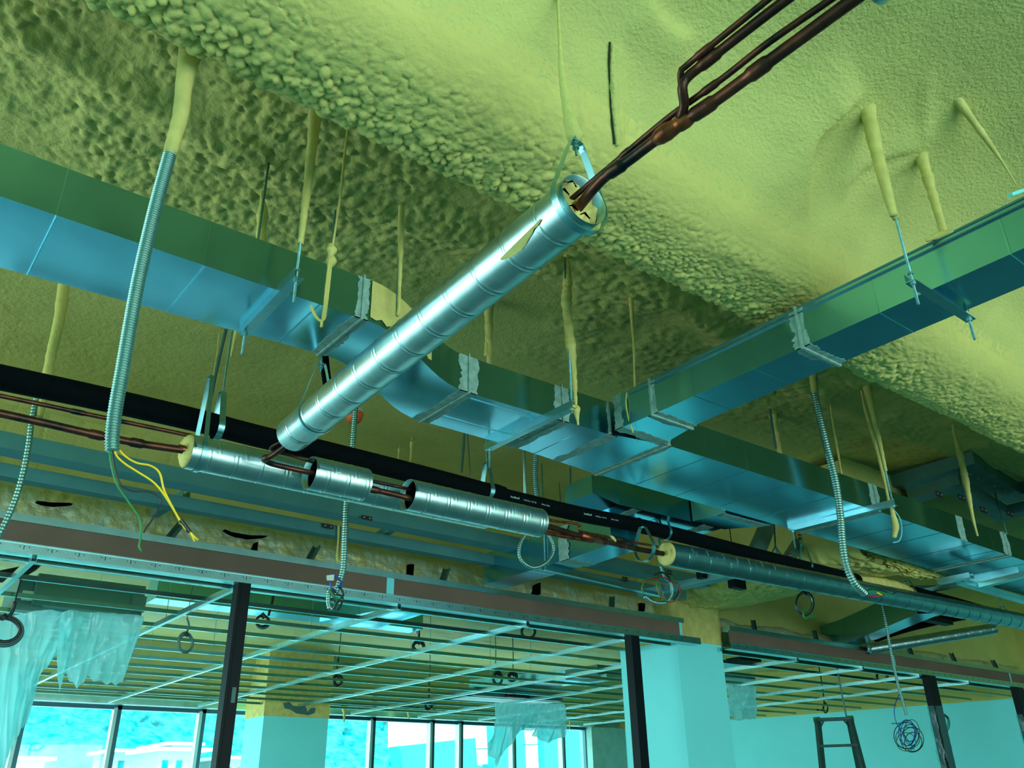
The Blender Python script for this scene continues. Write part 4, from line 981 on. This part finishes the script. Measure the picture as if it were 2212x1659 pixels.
# ------------------------------------------------------------------ foam-coated rods and wires
def foamed(px_pts, y, wpx, lab, name='foam_coated_rod', cat='rod', seed=1, rod=None, m=FOAMB, lump=0.3, seg=10):
    P = [W(px, py, y=y) for px, py in px_pts]
    t = thing(name, P[0], lab, cat)
    r = [rad(P[min(len(P)-1, int(round(i*(len(P)-1)/(len(wpx)-1))))], w_) for i, w_ in enumerate(wpx)]
    g = G(); foamrod(g, P, r, seed, lump, seg=seg); g.build('foam_coating', m, t, True)
    if 3.9 < P[0][2] < 4.13: G().tube([P[0], (P[0][0], P[0][1], 4.16)], min(0.003, r[0]), 6).build('upper_end', m, t)
    if rod: G().tube([W(px, py, y=y + 0.012) for px, py in rod], 0.004, 8).build('rod', ROD, t)
    return t
t = foamed(((1222, 530), (1226, 600), (1224, 660), (1232, 740), (1238, 800), (1243, 860), (1244, 880)), 2.70, (12, 16, 24, 20, 24, 16, 6), 'thick lumpy yellow foam icicle hanging in front of the main duct', 'foam_icicle', 'foam', 3, lump=0.42, seg=14)
g = G(); foamrod(g, [W(px, py, y=2.69) for px, py in ((1232, 882), (1242, 880), (1246, 895), (1249, 918))], [0.008, 0.022, 0.010, 0.006], 6, 0.5); g.build('drip', FOAMB, t, True)
t = foamed(((1366, 560), (1363, 620), (1365, 680), (1369, 740), (1370, 800), (1371, 850)), 2.75, (12, 14, 10, 7, 4, 4), 'thin foam-coated wire with loose loops where the branch duct meets the main duct', seed=5)
for pts in (((1355, 842), (1352, 870), (1358, 905), (1368, 935)), ((1358, 845), (1368, 850), (1372, 880), (1365, 915)), ((1366, 850), (1362, 868), (1374, 890))): wire(t, [W(px, py, y=2.72) for px, py in pts], 0.0042, FOAMB, 'loose_wire')
wire(t, [W(1374, 840, y=2.73), W(1374, 900, y=2.73), W(1376, 965, y=2.73)], 0.0012, ROD, 'thin_wire')
t = foamed(((752, 275), (745, 330), (738, 400), (728, 470), (718, 535)), 2.45, (5, 6, 6, 5, 5), 'foam-coated cord with two knots and a curled hook, left of the slanting sleeve', 'foam_rope', 'rope', 7)
g = G(); foamrod(g, [W(714, 527, y=2.45), W(716, 540, y=2.45), W(714, 552, y=2.45), W(716, 562, y=2.45), W(712, 575, y=2.45)], [0.008, 0.020, 0.010, 0.020, 0.010], 2, 0.3, seg=14); g.build('foam_knot', FOAMB, t, True)
for pts in (((716, 560), (712, 600), (706, 650), (700, 690)), ((712, 560), (706, 610), (702, 660), (698, 688)), ((702, 655), (703, 680), (697, 692), (690, 692), (680, 680), (671, 660)), ((695, 690), (695, 703), (694, 706))): 
    g = G(); foamrod(g, [W(px, py, y=2.44) for px, py in pts], [0.0055, 0.0055, 0.006], 3, 0.25); g.build('foam_strand', FOAMB, t, True)
foamed(((867, 445), (866, 500), (865, 560), (863, 620), (861, 670), (858, 682)), 2.56, (12, 15, 12, 10, 9, 8), 'foam-coated rod just left of the slanting sleeve, ending at the duct offset', seed=8, rod=((864, 470), (856, 682)))
foamed(((565, 420), (568, 450), (565, 490), (562, 530)), 3.14, (6, 24, 22, 20), 'foam-thickened rod behind the left stretch of main duct, dark crack at its top', seed=9, m=FOAM)
foamed(((1052, 668), (1054, 710), (1050, 768)), 3.34, (10, 11, 10), 'short foam-coated rod right of the slanting sleeve', seed=10, rod=((1058, 668), (1057, 770)))
t = foamed(((2028, 150), (2055, 195), (2090, 245), (2130, 300), (2165, 350), (2197, 402)), 0.9, (34, 22, 17, 13, 6, 3), 'foam-coated wire slanting down to a small clip at the right edge', seed=11)
g = G().bar(W(2182, 422, y=0.9), W(2210, 412, y=0.9), 0.02, 0.014); g.build('white_clip', PAINT, t)
foamed(((1858, 196), (1874, 240), (1892, 320), (1912, 400), (1931, 466)), 1.13, (44, 30, 26, 24, 16), 'foam-coated upper part of the hanger rod in front of the branch duct', 'foam_coating_on_rod', 'foam', 12, lump=0.2, seg=16)
foamed(((1999, 322), (2004, 360), (2018, 420), (2032, 470), (2040, 500)), 1.35, (36, 20, 16, 13, 12), 'foam-coated rod dropping behind the branch duct\'s top edge', 'foam_coating_on_rod', 'foam', 13, lump=0.2, seg=14)
foamed(((1661, 860), (1664, 890), (1670, 930), (1676, 968)), 3.27, (2, 5, 5, 5), 'short dark rod standing above the main duct right of the branch', seed=14, m=GRYC, lump=0.1)
foamed(((1793, 870), (1802, 930), (1812, 990), (1821, 1045)), 2.91, (3, 5, 5, 3), 'thin foam-coated wire right of the pale curved conduit', seed=15)
t = foamed(((1857, 822), (1868, 880), (1888, 950), (1906, 1020), (1922, 1092)), 2.68, (4, 7, 9, 8, 5), 'foam-coated rod ending in a torn strip of foam and film', seed=16, rod=((1856, 822), (1924, 1098)))
g = G(); foamrod(g, [W(1925, 1092, y=2.66), W(1929, 1110, y=2.66), W(1935, 1135, y=2.66), W(1932, 1160, y=2.66)], [0.012, 0.016, 0.02, 0.012], 4, 0.3); g.build('foam_strip', FOAMB, t, True)
wire(t, [W(px, py, y=2.65) for px, py in ((1928, 1098), (1944, 1120), (1948, 1150), (1942, 1168), (1930, 1172))], 0.004, FILM, 'film_loop')
foamed(((2056, 900), (2062, 940), (2078, 1000), (2090, 1060), (2102, 1120), (2112, 1158)), 2.6, (2, 8, 14, 14, 8, 4), 'foam-coated wire in front of the bracket frame at right', seed=17)
o = mastic(du, 6.55, 0.05, 2.79, 3.4, Z0, Z1, seed=91, sides=(1, 0))
foamed(((447, 905), (458, 850), (470, 790), (488, 712)), 4.44, (5, 6, 7, 7), 'dark rod rising behind the left black pipe', seed=18, m=GRYC, lump=0.1)
foamed(((474, 720), (468, 770), (458, 830), (450, 880)), 4.5, (3, 3, 3, 3), 'very thin foam-coated wire beside the dark rod above the black pipe', seed=19)
foamed(((512, 712), (506, 740), (500, 770)), 3.78, (9, 8, 5), 'amber-coloured foam on the rod above the left strap hanger', 'foam_coating_on_rod', 'foam', 20)
foamed(((889, 955), (888, 980), (886, 1000)), 5.28, (9, 5, 4), 'small foam drip above the black pipe, centre left', 'foam_drip', 'foam', 21)
foamed(((862, 970), (861, 985), (860, 996)), 5.46, (8, 4, 4), 'smaller foam drip left of its twin above the black pipe', 'foam_drip', 'foam', 22)
foamed(((1003, 938), (1000, 980), (997, 1020)), 4.91, (6, 6, 5), 'green-tinted rod above the black pipe left of the hooked strap', seed=23, m=GRYC)
foamed(((1010, 940), (1013, 980), (1016, 1026)), 4.91, (2, 2, 2), 'hair-thin wire above the black pipe beside the hooked strap', seed=24, m=GRYC, lump=0.05)
foamed(((1232, 1012), (1233, 1060), (1234, 1125)), 5.0, (4, 4, 4), 'thin dark rod crossing behind the printed black pipe', seed=25, m=GRYC, lump=0.05)
foamed(((1208, 1045), (1210, 1075), (1211, 1110)), 5.34, (2, 3, 3), 'short dark rod left of the thin one behind the printed pipe', seed=26, m=GRYC, lump=0.05)
foamed(((732, 1135), (731, 1165), (728, 1200), (730, 1212), (736, 1205), (739, 1150), (740, 1132)), 5.17, (5, 5, 5, 5), 'pale hooked cord hanging in front of the foil insulation', 'foam_rope', 'rope', 27)
foamed(((1660, 1128), (1668, 1155), (1675, 1185)), 4.98, (9, 6, 4), 'pale foam drip left of the forked strap hanger', 'foam_drip', 'foam', 28)
foamed(((744, 1525), (744, 1545), (743, 1560)), 12.9, (14, 6, 3), 'foam drip over the window, right of the left pillar', 'foam_drip', 'foam', 29)
foamed(((882, 1532), (883, 1545), (883, 1552)), 12.9, (14, 6, 3), 'foam drip over the window, second from the left pillar', 'foam_drip', 'foam', 30)
foamed(((1232, 1552), (1231, 1562), (1230, 1575)), 12.9, (4, 3, 2), 'thin foam drip over the window right of the middle film sheet', 'foam_drip', 'foam', 31)

# black vertical insulated stub behind the slanting sleeve
t = thing('insulated_stub', W(700, 780, y=3.45), 'short fat black insulated pipe end standing behind the slanting sleeve', 'pipe')
Q_, s_ = cr([W(700, 764, y=3.4), W(703, 800, y=3.4), W(710, 850, y=3.4), W(716, 900, y=3.4)], 0.012)
rr = np.full(len(Q_), 0.022); rr[0] = 0.012; rr[1] = 0.020
G().tube(Q_, rr, 20).build('insulation', RUBBER, t, True)
G().tube([W(700, 764, y=3.4), W(698, 745, y=3.4)], 0.012, 12).build('pipe_end', DSTEEL, t, True)
# orange detector cap
t = thing('smoke_detector', W(768, 885, y=4.6), 'orange dust cap of a ceiling detector behind the slanting sleeve', 'detector')
c_ = np.array(W(766, 893, y=4.6)); g = G()
g.loft([[tuple(c_ + np.array([r_*math.cos(a), r_*math.sin(a), z_])) for a in np.linspace(0, 2*PI, 28, endpoint=False)] for r_, z_ in ((0.058, 0.0), (0.060, -0.006), (0.058, -0.024), (0.046, -0.052), (0.034, -0.064), (0.006, -0.066))]); g.build('dust_cap', ORANGE, t, True)
G().tube([c_ + np.array([0, 0, 0.002]), c_ + np.array([0, 0, 0.022])], 0.056, 28).build('base', WHITEP, t)
G().tube([c_ + np.array([0, 0, 0.022]), (c_[0], c_[1], 4.16)], 0.012, 12).build('drop_rod', GRYC, t)

# ------------------------------------------------------------------ steel channels above the header
def chan(name, a, b, w_, h, lab, m=DSTEEL, group=None, cat='steel channel'):
    t = thing(name, a, lab, cat, group)
    G().prof(a, b, [(-w_/2, 0), (w_/2, 0), (w_/2, h), (w_/2 - 0.004, h), (w_/2 - 0.004, 0.004), (-w_/2 + 0.004, 0.004), (-w_/2 + 0.004, h), (-w_/2, h)]).build('channel', m, t)
    return t
TEAL = mat('teal_primed_steel', (0.12, 0.36, 0.36), 0.5, 0.4, 0.15, 5)
t1 = chan('steel_channel', (-1, 4.96, 3.31), (6.2, 5.0, 3.31), 0.14, 0.09, 'upper of two long teal steel channels running behind the spiral sleeves', TEAL)
t2 = chan('steel_channel', (-1, 5.22, 3.25), (6.2, 5.26, 3.25), 0.09, 0.075, 'lower of two long teal steel channels running behind the spiral sleeves', TEAL)
def clip(root, px, py, y, w_=26, h=9):
    c_ = np.array(W(px, py, y=y)); rw = rad(c_, w_); rh = rad(c_, h)
    g = G().box((c_[0] - rw, y - 0.004, c_[2] - rh), (c_[0] + rw, y, c_[2] + rh)); o = g.build('splice_plate', BRACK, root)
    g = G()
    for q in (-0.55, 0.55): g.tube([(c_[0] + q*rw, y - 0.004, c_[2]), (c_[0] + q*rw, y - 0.010, c_[2])], rh*0.35, 8)
    g.build('plate_bolt', FRAMEL, o)
clip(t1, 792, 1119, 4.88); clip(t2, 708, 1137, 5.18); clip(t2, 1350, 1251, 5.18, 17); clip(t1, 1447, 1237, 4.9, 14)
for i, (px, py, w_) in enumerate(((378, 1085, 4), (845, 1145, 4))):
    a = W(px + 25, py - 12, z=3.36); b = W(px - 45, py + 32, z=3.30)
    o = G().prof(a, b, U(0.05, 0.05, 0.004)).build('cross_brace', TEAL)
    tag(o, 'short teal cross piece between the two steel channels, %s' % ['behind the yellow wires' , 'below the short spiral sleeves'][i], 'steel brace')
# oblique legs near the forked strap
for i, (p0, p1, w_, lab) in enumerate((((1668, 1125), (1632, 1212), 0.15, 'slanting teal steel plate left of the forked strap hanger'), ((1745, 1150), (1705, 1215), 0.10, 'slanting teal steel leg with a dark splice, right of the forked strap'))):
    a = W(*p0, y=4.05); b = W(*p1, y=3.95)
    t = thing('slanting_bracket', a, lab, 'steel bracket')
    G().prof(a, b, L(w_, 0.05, 0.004), up=(0, 1, 0.2)).build('leg', DSTEEL, t)
    if i: clip(t, 1728, 1160, 3.94, 10, 12); clip(t, 1706, 1200, 3.9, 12, 9)
t = thing('fork_bracket', W(1675, 1180, y=4.0), 'three-pronged dark wire bracket above the black pipe, left of the forked strap', 'hanger')
G().tube([W(1672, 1128, y=4.0), (W(1672, 1128, y=4.0)[0], 4.0, 4.15)], 0.004, 8).build('rod', ROD, t)
for a_, b_ in (((1675, 1180), (1664, 1200)), ((1675, 1180), (1680, 1200)), ((1675, 1180), (1690, 1203)), ((1672, 1128), (1675, 1180))): G().bar(W(*a_, y=4.0), W(*b_, y=4.0), 0.012, 0.006).build('prong', DSTEEL, t)
for i, (px, py, w2, h2, lab) in enumerate(((1520, 1240, 30, 22, 'left one of two black splice boxes under the long dark sleeve'), (1592, 1262, 42, 20, 'right one of two black splice boxes under the long dark sleeve'))):
    c_ = np.array(W(px, py, y=4.35)); G().tube([c_, (c_[0], c_[1], 4.15)], 0.004, 6); o = G().tube([c_, (c_[0], c_[1], 4.15)], 0.004, 6).box(c_ - np.array([rad(c_, w2), 0.03, rad(c_, h2)]), c_ + np.array([rad(c_, w2), 0.03, rad(c_, h2)])).build('splice_box', BLACK)
    tag(o, lab, 'box')
o = G().prof(W(1385, 1290, z=3.14), W(1590, 1246, z=3.14), U(0.10, 0.05, 0.004)).build('steel_channel', TEAL)
tag(o, 'slanting teal channel between the wire tangle and the foam-covered beam', 'steel channel')
# bracket frame at right, above the main duct
t = thing('bracket_frame', W(2080, 1020, z=3.75), 'square folded steel frame with slotted plates above the main duct at the right edge', 'bracket frame')
def folded(pts, z, w_, h):
    """one folded steel member following a bent line"""
    P = [np.array(W(*p, z=z)) for p in pts]; rings = []
    for i, p in enumerate(P):
        a = P[i] - P[i-1] if i else P[1] - P[0]; b = P[i+1] - P[i] if i < len(P) - 1 else a
        a = a/np.linalg.norm(a); b = b/np.linalg.norm(b); m = a + b; m /= np.linalg.norm(m)
        u = np.cross(m, (0, 0, 1.0)); k = 1/max(0.4, abs(u @ np.cross(a, (0, 0, 1.0))))
        rings.append([tuple(p + u*q*k + np.array([0, 0, r])) for q, r in ((-w_/2, 0), (w_/2, 0), (w_/2, h), (w_/2 - 0.004, h), (w_/2 - 0.004, 0.004), (-w_/2, 0.004))])
    G().loft(rings).build('frame_member', DSTEEL, t)
folded([(1900, 1068), (2090, 1014), (2192, 1078), (2260, 1060)], 4.02, 0.19, 0.11)
folded([(1975, 1082), (2062, 1056), (2168, 1120), (2260, 1098)], 3.88, 0.155, 0.09)
for px, py in ((2028, 1068), (2076, 1075), (2124, 1102), (2180, 1109)): clip(t, px, py, W(px, py, z=3.88)[1] - 0.07, 28, 12)
for px, py in ((2047, 1026), (2068, 1022), (2095, 1024), (2113, 1033), (2148, 1050), (2170, 1060)):
    c_ = np.array(W(px, py, z=4.005)); G().tube([c_, c_ - np.array([0, 0, 0.006])], 0.008, 8).build('bolt_head', FRAMEL, t)

# ------------------------------------------------------------------ right-hand background services
t = thing('rear_air_duct', W(1950, 1370, y=5.0), 'dim rectangular duct behind the right header, lit strip underneath', 'duct')
g = G(); rr_ = []
for x, y, dx_, dy_ in ((9.50, 5.88, -0.25, -0.9), (9.30, 5.45, -0.4, -0.8), (8.97, 4.95, -0.55, -0.8), (8.30, 4.02, -0.6, -0.8)):
    q = np.array([-dy_, dx_, 0])/math.hypot(dx_, dy_)*0.12
    rr_.append([(x - q[0], y - q[1], 3.15), (x + q[0], y + q[1], 3.15), (x + q[0], y + q[1], 3.42), (x - q[0], y - q[1], 3.42)])
g.loft(rr_); g.build('duct_section', GALVS, t)
t = thing('spiral_pipe_sleeve', W(1900, 1400, y=5.0), 'farther spiral sleeve rising to the right behind the right header', 'pipe sleeve')
sleeve(t, W(1876, 1402, y=5.35), W(2148, 1358, y=4.5), 0.062, 0.16)
plug(t, W(2148, 1358, y=4.5), tuple(np.array(W(1876, 1402, y=5.35)) - np.array(W(2148, 1358, y=4.5))), 0.06, FOAMB)
o = G().tube(cr([W(1890, 1378, y=5.5), W(1960, 1356, y=5.3), W(2060, 1334, y=5.0), W(2160, 1322, y=4.8)], 0.05)[0], 0.05, 16).build('insulated_pipe', RUBBER, None, True)
tag(o, 'black insulated pipe lying along the farther spiral sleeve', 'pipe')
o = G().box(np.array(W(2000, 1335, y=4.6)) - np.array([0.12, 0.05, 0.03]), np.array(W(2040, 1345, y=4.6)) + np.array([0.1, 0.05, 0.03])).build('splice_box', BLACK); tag(o, 'dark box under the right end of the long dark sleeve', 'box')
for i, (a_, b_, lab) in enumerate((((2030, 1262), (2100, 1248), 'short pale strut right of the foam lump, under the main duct'), ((2075, 1262), (2240, 1310), 'pale steel strut slanting to the right edge above the black pipe'), ((2120, 1270), (2240, 1240), 'upper pale strut at the right edge under the main duct'))):
    o = G().prof(W(*a_, z=3.15), W(*b_, z=3.15), U(0.07, 0.04, 0.003)).build('steel_strut', STUD); tag(o, lab, 'strut')

# ------------------------------------------------------------------ fan coil units and ducts above the grid
def bx(p0, p1, y0_, y1_, name, m, root):
    a = W(*p0, y=y0_); b = W(*p1, y=y0_)
    return G().box((a[0], y0_, min(a[2], b[2])), (b[0], y1_, max(a[2], b[2]))).build(name, m, root)
t = thing('fan_coil_unit', W(170, 1300, y=7.0), 'grey-green box unit above the ceiling grid at left, film hanging below', 'air unit')
bx((85, 1238), (305, 1330), 7.0, 7.7, 'case', mat('unit_case', (0.06, 0.22, 0.17), 0.5, 0.3, 0.1, 4), t)
bx((45, 1245), (88, 1322), 7.05, 7.6, 'end_cover', mat('unit_end', (0.05, 0.18, 0.16), 0.5, 0.3), t)
bx((50, 1275), (84, 1300), 7.03, 7.05, 'valve_plate', STUD, t)
bx((290, 1285), (312, 1322), 6.95, 7.0, 'bracket', DSTEEL, t)
t = thing('dark_tray', W(50, 1240, y=6.6), 'black ragged-edged tray above the grid at the far left', 'tray')
G().loft([[W(0, 1232, y=6.7), W(60, 1220, y=6.7), W(98, 1214, y=6.7), (W(70, 1230, y=6.7)), W(45, 1237, y=6.7), W(-10, 1245, y=6.7)], [tuple(np.array(q) + np.array([0, 0.3, 0])) for q in (W(0, 1232, y=6.7), W(60, 1220, y=6.7), W(98, 1214, y=6.7), (W(70, 1230, y=6.7)), W(45, 1237, y=6.7), W(-10, 1245, y=6.7))]]).build('tray', DARKC, t)
t = thing('grid_duct', W(600, 1320, y=7.6), 'duct above the grid with a mirror-bright underside, crossing behind the left black post', 'duct')
a = W(305, 1309, z=3.12); b = W(870, 1375, z=3.12)
ductbox('duct_section', t, [(2.05, 7.2, 7.45, 3.12, 3.34), (4.6, 7.2, 7.45, 3.12, 3.34)], (2.6, 3.1, 3.7, 4.2))
t = thing('grid_duct', W(800, 1320, z=3.1), 'short duct above the grid between the black post and the header joint strip', 'duct')
ductbox('duct_section', t, [(6.5, 3.75, 4.15, 3.10, 3.34), (7.3, 3.55, 4.15, 3.10, 3.34)], (6.8,), axis='y')
t = thing('air_unit', W(430, 1280, y=7.5), 'small grey-green box on the duct left of the black post', 'air unit')
bx((388, 1272), (438, 1292), 7.5, 7.8, 'box', DSTEEL, t)
t = thing('grid_duct', W(1170, 1475, z=3.1), 'duct above the grid left of the white pillar, bright mirrored underside', 'duct')
ductbox('duct_section', t, [(7.9, 8.4, 8.9, 3.05, 3.2), (10.6, 7.6, 8.1, 3.05, 3.2)], (8.6, 9.2, 9.9), axis='y')
t = thing('fan_coil_unit', W(1150, 1500, y=9.4), 'unit above the middle film sheet, dark motor below it', 'air unit')
bx((1025, 1483), (1215, 1515), 9.9, 10.5, 'case', DSTEEL, t); bx((1100, 1493), (1145, 1508), 9.8, 9.9, 'motor', DARKC, t)
t = thing('fan_coil_unit', W(1290, 1440, y=8.0), 'grey unit above the grid hard against the left side of the white pillar', 'air unit')
bx((1290, 1435), (1345, 1462), 8.0, 8.6, 'case', DSTEEL, t); bx((1310, 1455), (1345, 1466), 7.9, 8.0, 'plate', STUD, t)
t = thing('fan_coil_unit', W(1620, 1440, y=7.2), 'unit above the grid just right of the white pillar', 'air unit')
bx((1560, 1450), (1632, 1468), 7.5, 8.2, 'case', DSTEEL, t); bx((1598, 1418), (1645, 1430), 6.4, 6.6, 'tray', DARKC, t); bx((1565, 1425), (1640, 1440), 6.9, 7.2, 'duct_piece', GALVS, t)
g = G().box((3.2, 9.5, 3.35), (8.8, 10.0, 3.62)); 

# dark reddish stub, small green box
o = G().tube([W(908, 1320, y=7.6), W(906, 1356, y=7.6)], 0.012, 8).build('pipe_stub', BRACK); tag(o, 'dark reddish pipe stub above the grid below the header joint strip', 'pipe')
c_ = np.array(W(900, 1365, y=7.6)); o = G().box(c_ - 0.016, c_ + 0.016).build('junction_box', WHITEP); tag(o, 'tiny pale box beside the reddish pipe stub', 'box')
o = G().tube([W(1808, 1440, y=5.9), W(1815, 1480, y=5.9), W(1829, 1552, y=5.9)], 0.010, 8).build('hanging_pipe', DSTEEL); tag(o, 'thin dark pipe hanging straight down onto the ladder top', 'pipe')

# ------------------------------------------------------------------ hanging plastic film
def sheet(cols, y, lab, ruff=0.035, waves=2.6, ny=40, seed=1):
    """cols: (px_top, py_top, px_bottom, py_bottom) from left to right"""
    C_ = np.array(cols, float); n = 70
    tt = np.linspace(0, 1, n); ts = np.linspace(0, 1, len(C_))
    I = np.stack([np.interp(tt, ts, C_[:, k]) for k in range(4)], 1)
    g = G(); V = []; Fc = []
    for i in range(n):
        a = np.array(W(I[i, 0], I[i, 1], y=y)); b = np.array(W(I[i, 2], I[i, 3], y=y))
        for j in range(ny):
            u = j/(ny-1); p = a + (b - a)*u
            w_ = ruff*(0.35 + u)*(math.sin(tt[i]*waves*2*PI + 2.1*math.sin(3*u + seed)) + 0.5*math.sin(tt[i]*waves*5.3*PI + seed + u*3))
            w_ += ruff*1.2*(vnoise(np.array([tt[i]*9]), np.array([u*7.]), seed)[0] - 0.5)
            V.append((p[0] + 0.2*w_, p[1] + w_, p[2] + (0.0 if u < 1 else 0.01*math.sin(i))))
    for i in range(n-1):
        for j in range(ny-1): Fc.append((i*ny+j, i*ny+j+1, (i+1)*ny+j+1, (i+1)*ny+j))
    g.add(V, Fc); o = g.build('plastic_film_sheet', FILM, None, True); tag(o, lab, 'plastic sheet', 'plastic film hung over units')
sheet([(-40, 1345, -60, 1720), (0, 1338, -20, 1690), (30, 1330, 15, 1640), (70, 1322, 40, 1590), (110, 1318, 72, 1480), (150, 1322, 110, 1430), (185, 1335, 150, 1372)], 7.05, 'translucent film sheet hanging at the far left edge, over the windows', seed=1)
sheet([(0, 1440, -30, 1730), (30, 1440, 0, 1700), (60, 1440, 28, 1590), (88, 1452, 60, 1560)], 7.2, 'lower narrow film strip at the far left, over the window frame', 0.04, 3, seed=5)
sheet([(130, 1325, 122, 1430), (150, 1318, 128, 1495), (175, 1320, 140, 1455), (200, 1322, 165, 1488), (230, 1324, 190, 1462), (260, 1326, 232, 1478), (290, 1328, 262, 1478), (312, 1332, 300, 1375)], 7.0, 'translucent film sheet with ragged hem, second from the left edge', seed=2)
sheet([(1070, 1518, 1058, 1602), (1100, 1518, 1066, 1659), (1130, 1518, 1108, 1595), (1150, 1519, 1128, 1575), (1170, 1519, 1148, 1580), (1195, 1520, 1180, 1608), (1220, 1521, 1215, 1590)], 9.6, 'translucent film sheet hanging in front of the middle windows', 0.06, 6, seed=3)
sheet([(1566, 1465, 1572, 1545), (1590, 1465, 1592, 1556), (1610, 1466, 1612, 1554), (1632, 1468, 1630, 1552)], 7.3, 'small film bag hanging right beside the white pillar', 0.05, 2, seed=4)

# ------------------------------------------------------------------ ladder
ld = thing('step_ladder', (8.96, 5.75, 0), 'dark step ladder standing in front of the pale right wall', 'ladder')
ca, cb = np.array((8.86, 5.80, 2.35)), np.array((9.06, 5.52, 2.35))
ux = (cb - ca)/np.linalg.norm(cb - ca); vv = np.array([ux[1], -ux[0], 0]) * -1
G().bar(ca - ux*0.01, cb + ux*0.01, 0.12, 0.03).build('top_cap', LADM, ld)
for s, c_ in ((-1, ca), (1, cb)):
    G().bar(c_ + np.array([0, 0, 0.0]) - vv*0.03, c_ - vv*0.45 + ux*s*0.16 - np.array([0, 0, 2.35]), 0.035, 0.06).build('front_rail', LADM, ld)
    G().bar(c_ + vv*0.03 - ux*s*0.02, c_ + vv*0.75 + ux*s*0.10 - np.array([0, 0, 2.35]), 0.025, 0.045).build('rear_rail', LADM, ld)
    G().box(c_ - 0.028, c_ + 0.028).build('corner_cap', LADG, ld)
    G().bar(c_ - ux*s*0.015 - np.array([0, 0, 0.09]), c_ - ux*s*0.065 - np.array([0, 0, 0.015]), 0.012, 0.02).build('gusset', LADM, ld)
for k in range(1, 8):
    q = k*0.27; fr = q/2.35
    G().bar(ca - vv*(0.03 + 0.42*fr) - ux*0.16*fr - np.array([0, 0, q]), cb - vv*(0.03 + 0.42*fr) + ux*0.16*fr - np.array([0, 0, q]), 0.08, 0.025).build('step', LADM, ld)

# ------------------------------------------------------------------ outside
xs = np.linspace(-20, 110, 620); ys = np.linspace(0, 0.62, 240)
X, S = np.meshgrid(xs, ys, indexing='ij')
hz = -12 + 46*S + 3*(fbm(X*0.05, S*3, 5) - 0.5)
hy = 62 + 75*S - 1.6*lumps(X, hz*1.2, 2.2, 3, 0.7) - 0.6*lumps(X, hz, 0.9, 9, 0.7) - 1.2*fbm(X*0.9, hz*0.9, 7)
g = G(); nn = X.shape
g.v = [tuple(p) for p in np.stack([X, hy, hz], -1).reshape(-1, 3)]
idx = np.arange(nn[0]*nn[1]).reshape(nn)
g.f = [tuple(q) for q in np.stack([idx[:-1, :-1], idx[1:, :-1], idx[1:, 1:], idx[:-1, 1:]], -1).reshape(-1, 4).tolist()]
o = g.build('hillside_trees', TREES, None, True); tag(o, 'tree-covered hillside outside the windows', 'trees', kind='stuff')
def bld(p0, p1, y, dep, lab, rows=2, colsn=4, m=BHOUSE):
    a = W(*p0, y=y); b = W(*p1, y=y)
    x0_, x1_, zt = a[0], b[0], a[2]
    t = thing('building', (x0_, y, -5), lab, 'building')
    G().box((x0_, y, -5), (x1_, y + dep, zt)).build('wall', m, t)
    G().box((x0_ - 0.4, y - 0.4, zt), (x1_ + 0.4, y + dep, zt + 0.15)).build('roof', BWHITE, t)
    w_ = (x1_ - x0_)/colsn
    for r_ in range(rows):
        for c_ in range(colsn): G().box((x0_ + w_*(c_ + 0.3), y - 0.05, zt - 1.0 - 1.9*r_), (x0_ + w_*(c_ + 0.7), y + 0.05, zt - 0.4 - 1.9*r_)).build('window', TREES, t)
    return t
bld((250, 1625), (335, 1659), 50, 4, 'low pale building outside, between the first window frames', 1, 3)
bld((345, 1622), (430, 1659), 44, 4, 'wide white house outside, left of the left black post', 2, 3)
bld((372, 1610), (415, 1659), 50, 5, 'taller white block behind the wide white house', 1, 2)
bld((35, 1642), (95, 1659), 48, 6, 'white house at the lower left corner outside', 1, 3)
bld((485, 1640), (530, 1659), 50, 6, 'small white house just right of the left black post', 1, 2)
ob = thing('office_building', W(950, 1600, y=38), 'large white and cyan office building outside the middle windows', 'building')
def facade(poly, y, m, name, dep=1.0):
    P = [W(px, py, y=y) for px, py in poly]; g = G(); g.loft([P[::-1], [(p[0], p[1] + dep, p[2]) for p in P[::-1]]]); return g.build(name, m, ob)
facade([(861, 1545), (1300, 1545), (1300, 1700), (861, 1612)][::1], 38.5, BWHITE, 'white_wall')
facade([(863, 1612), (1027, 1594), (1036, 1720), (880, 1720)], 38, BCYAN, 'glass_panel')
facade([(1063, 1560), (1132, 1565), (1140, 1720), (1070, 1720)], 38, BCYAN, 'glass_panel')
facade([(1172, 1560), (1300, 1560), (1300, 1720), (1180, 1720)], 38, BCYAN, 'glass_panel')
for pts in (((1031, 1618), (1068, 1617)), ((1135, 1609), (1176, 1607))): 
    a, b = W(*pts[0], y=37.9), W(*pts[1], y=37.9); G().bar(a, b, 0.08, 0.05).build('joint', FRAME, ob)
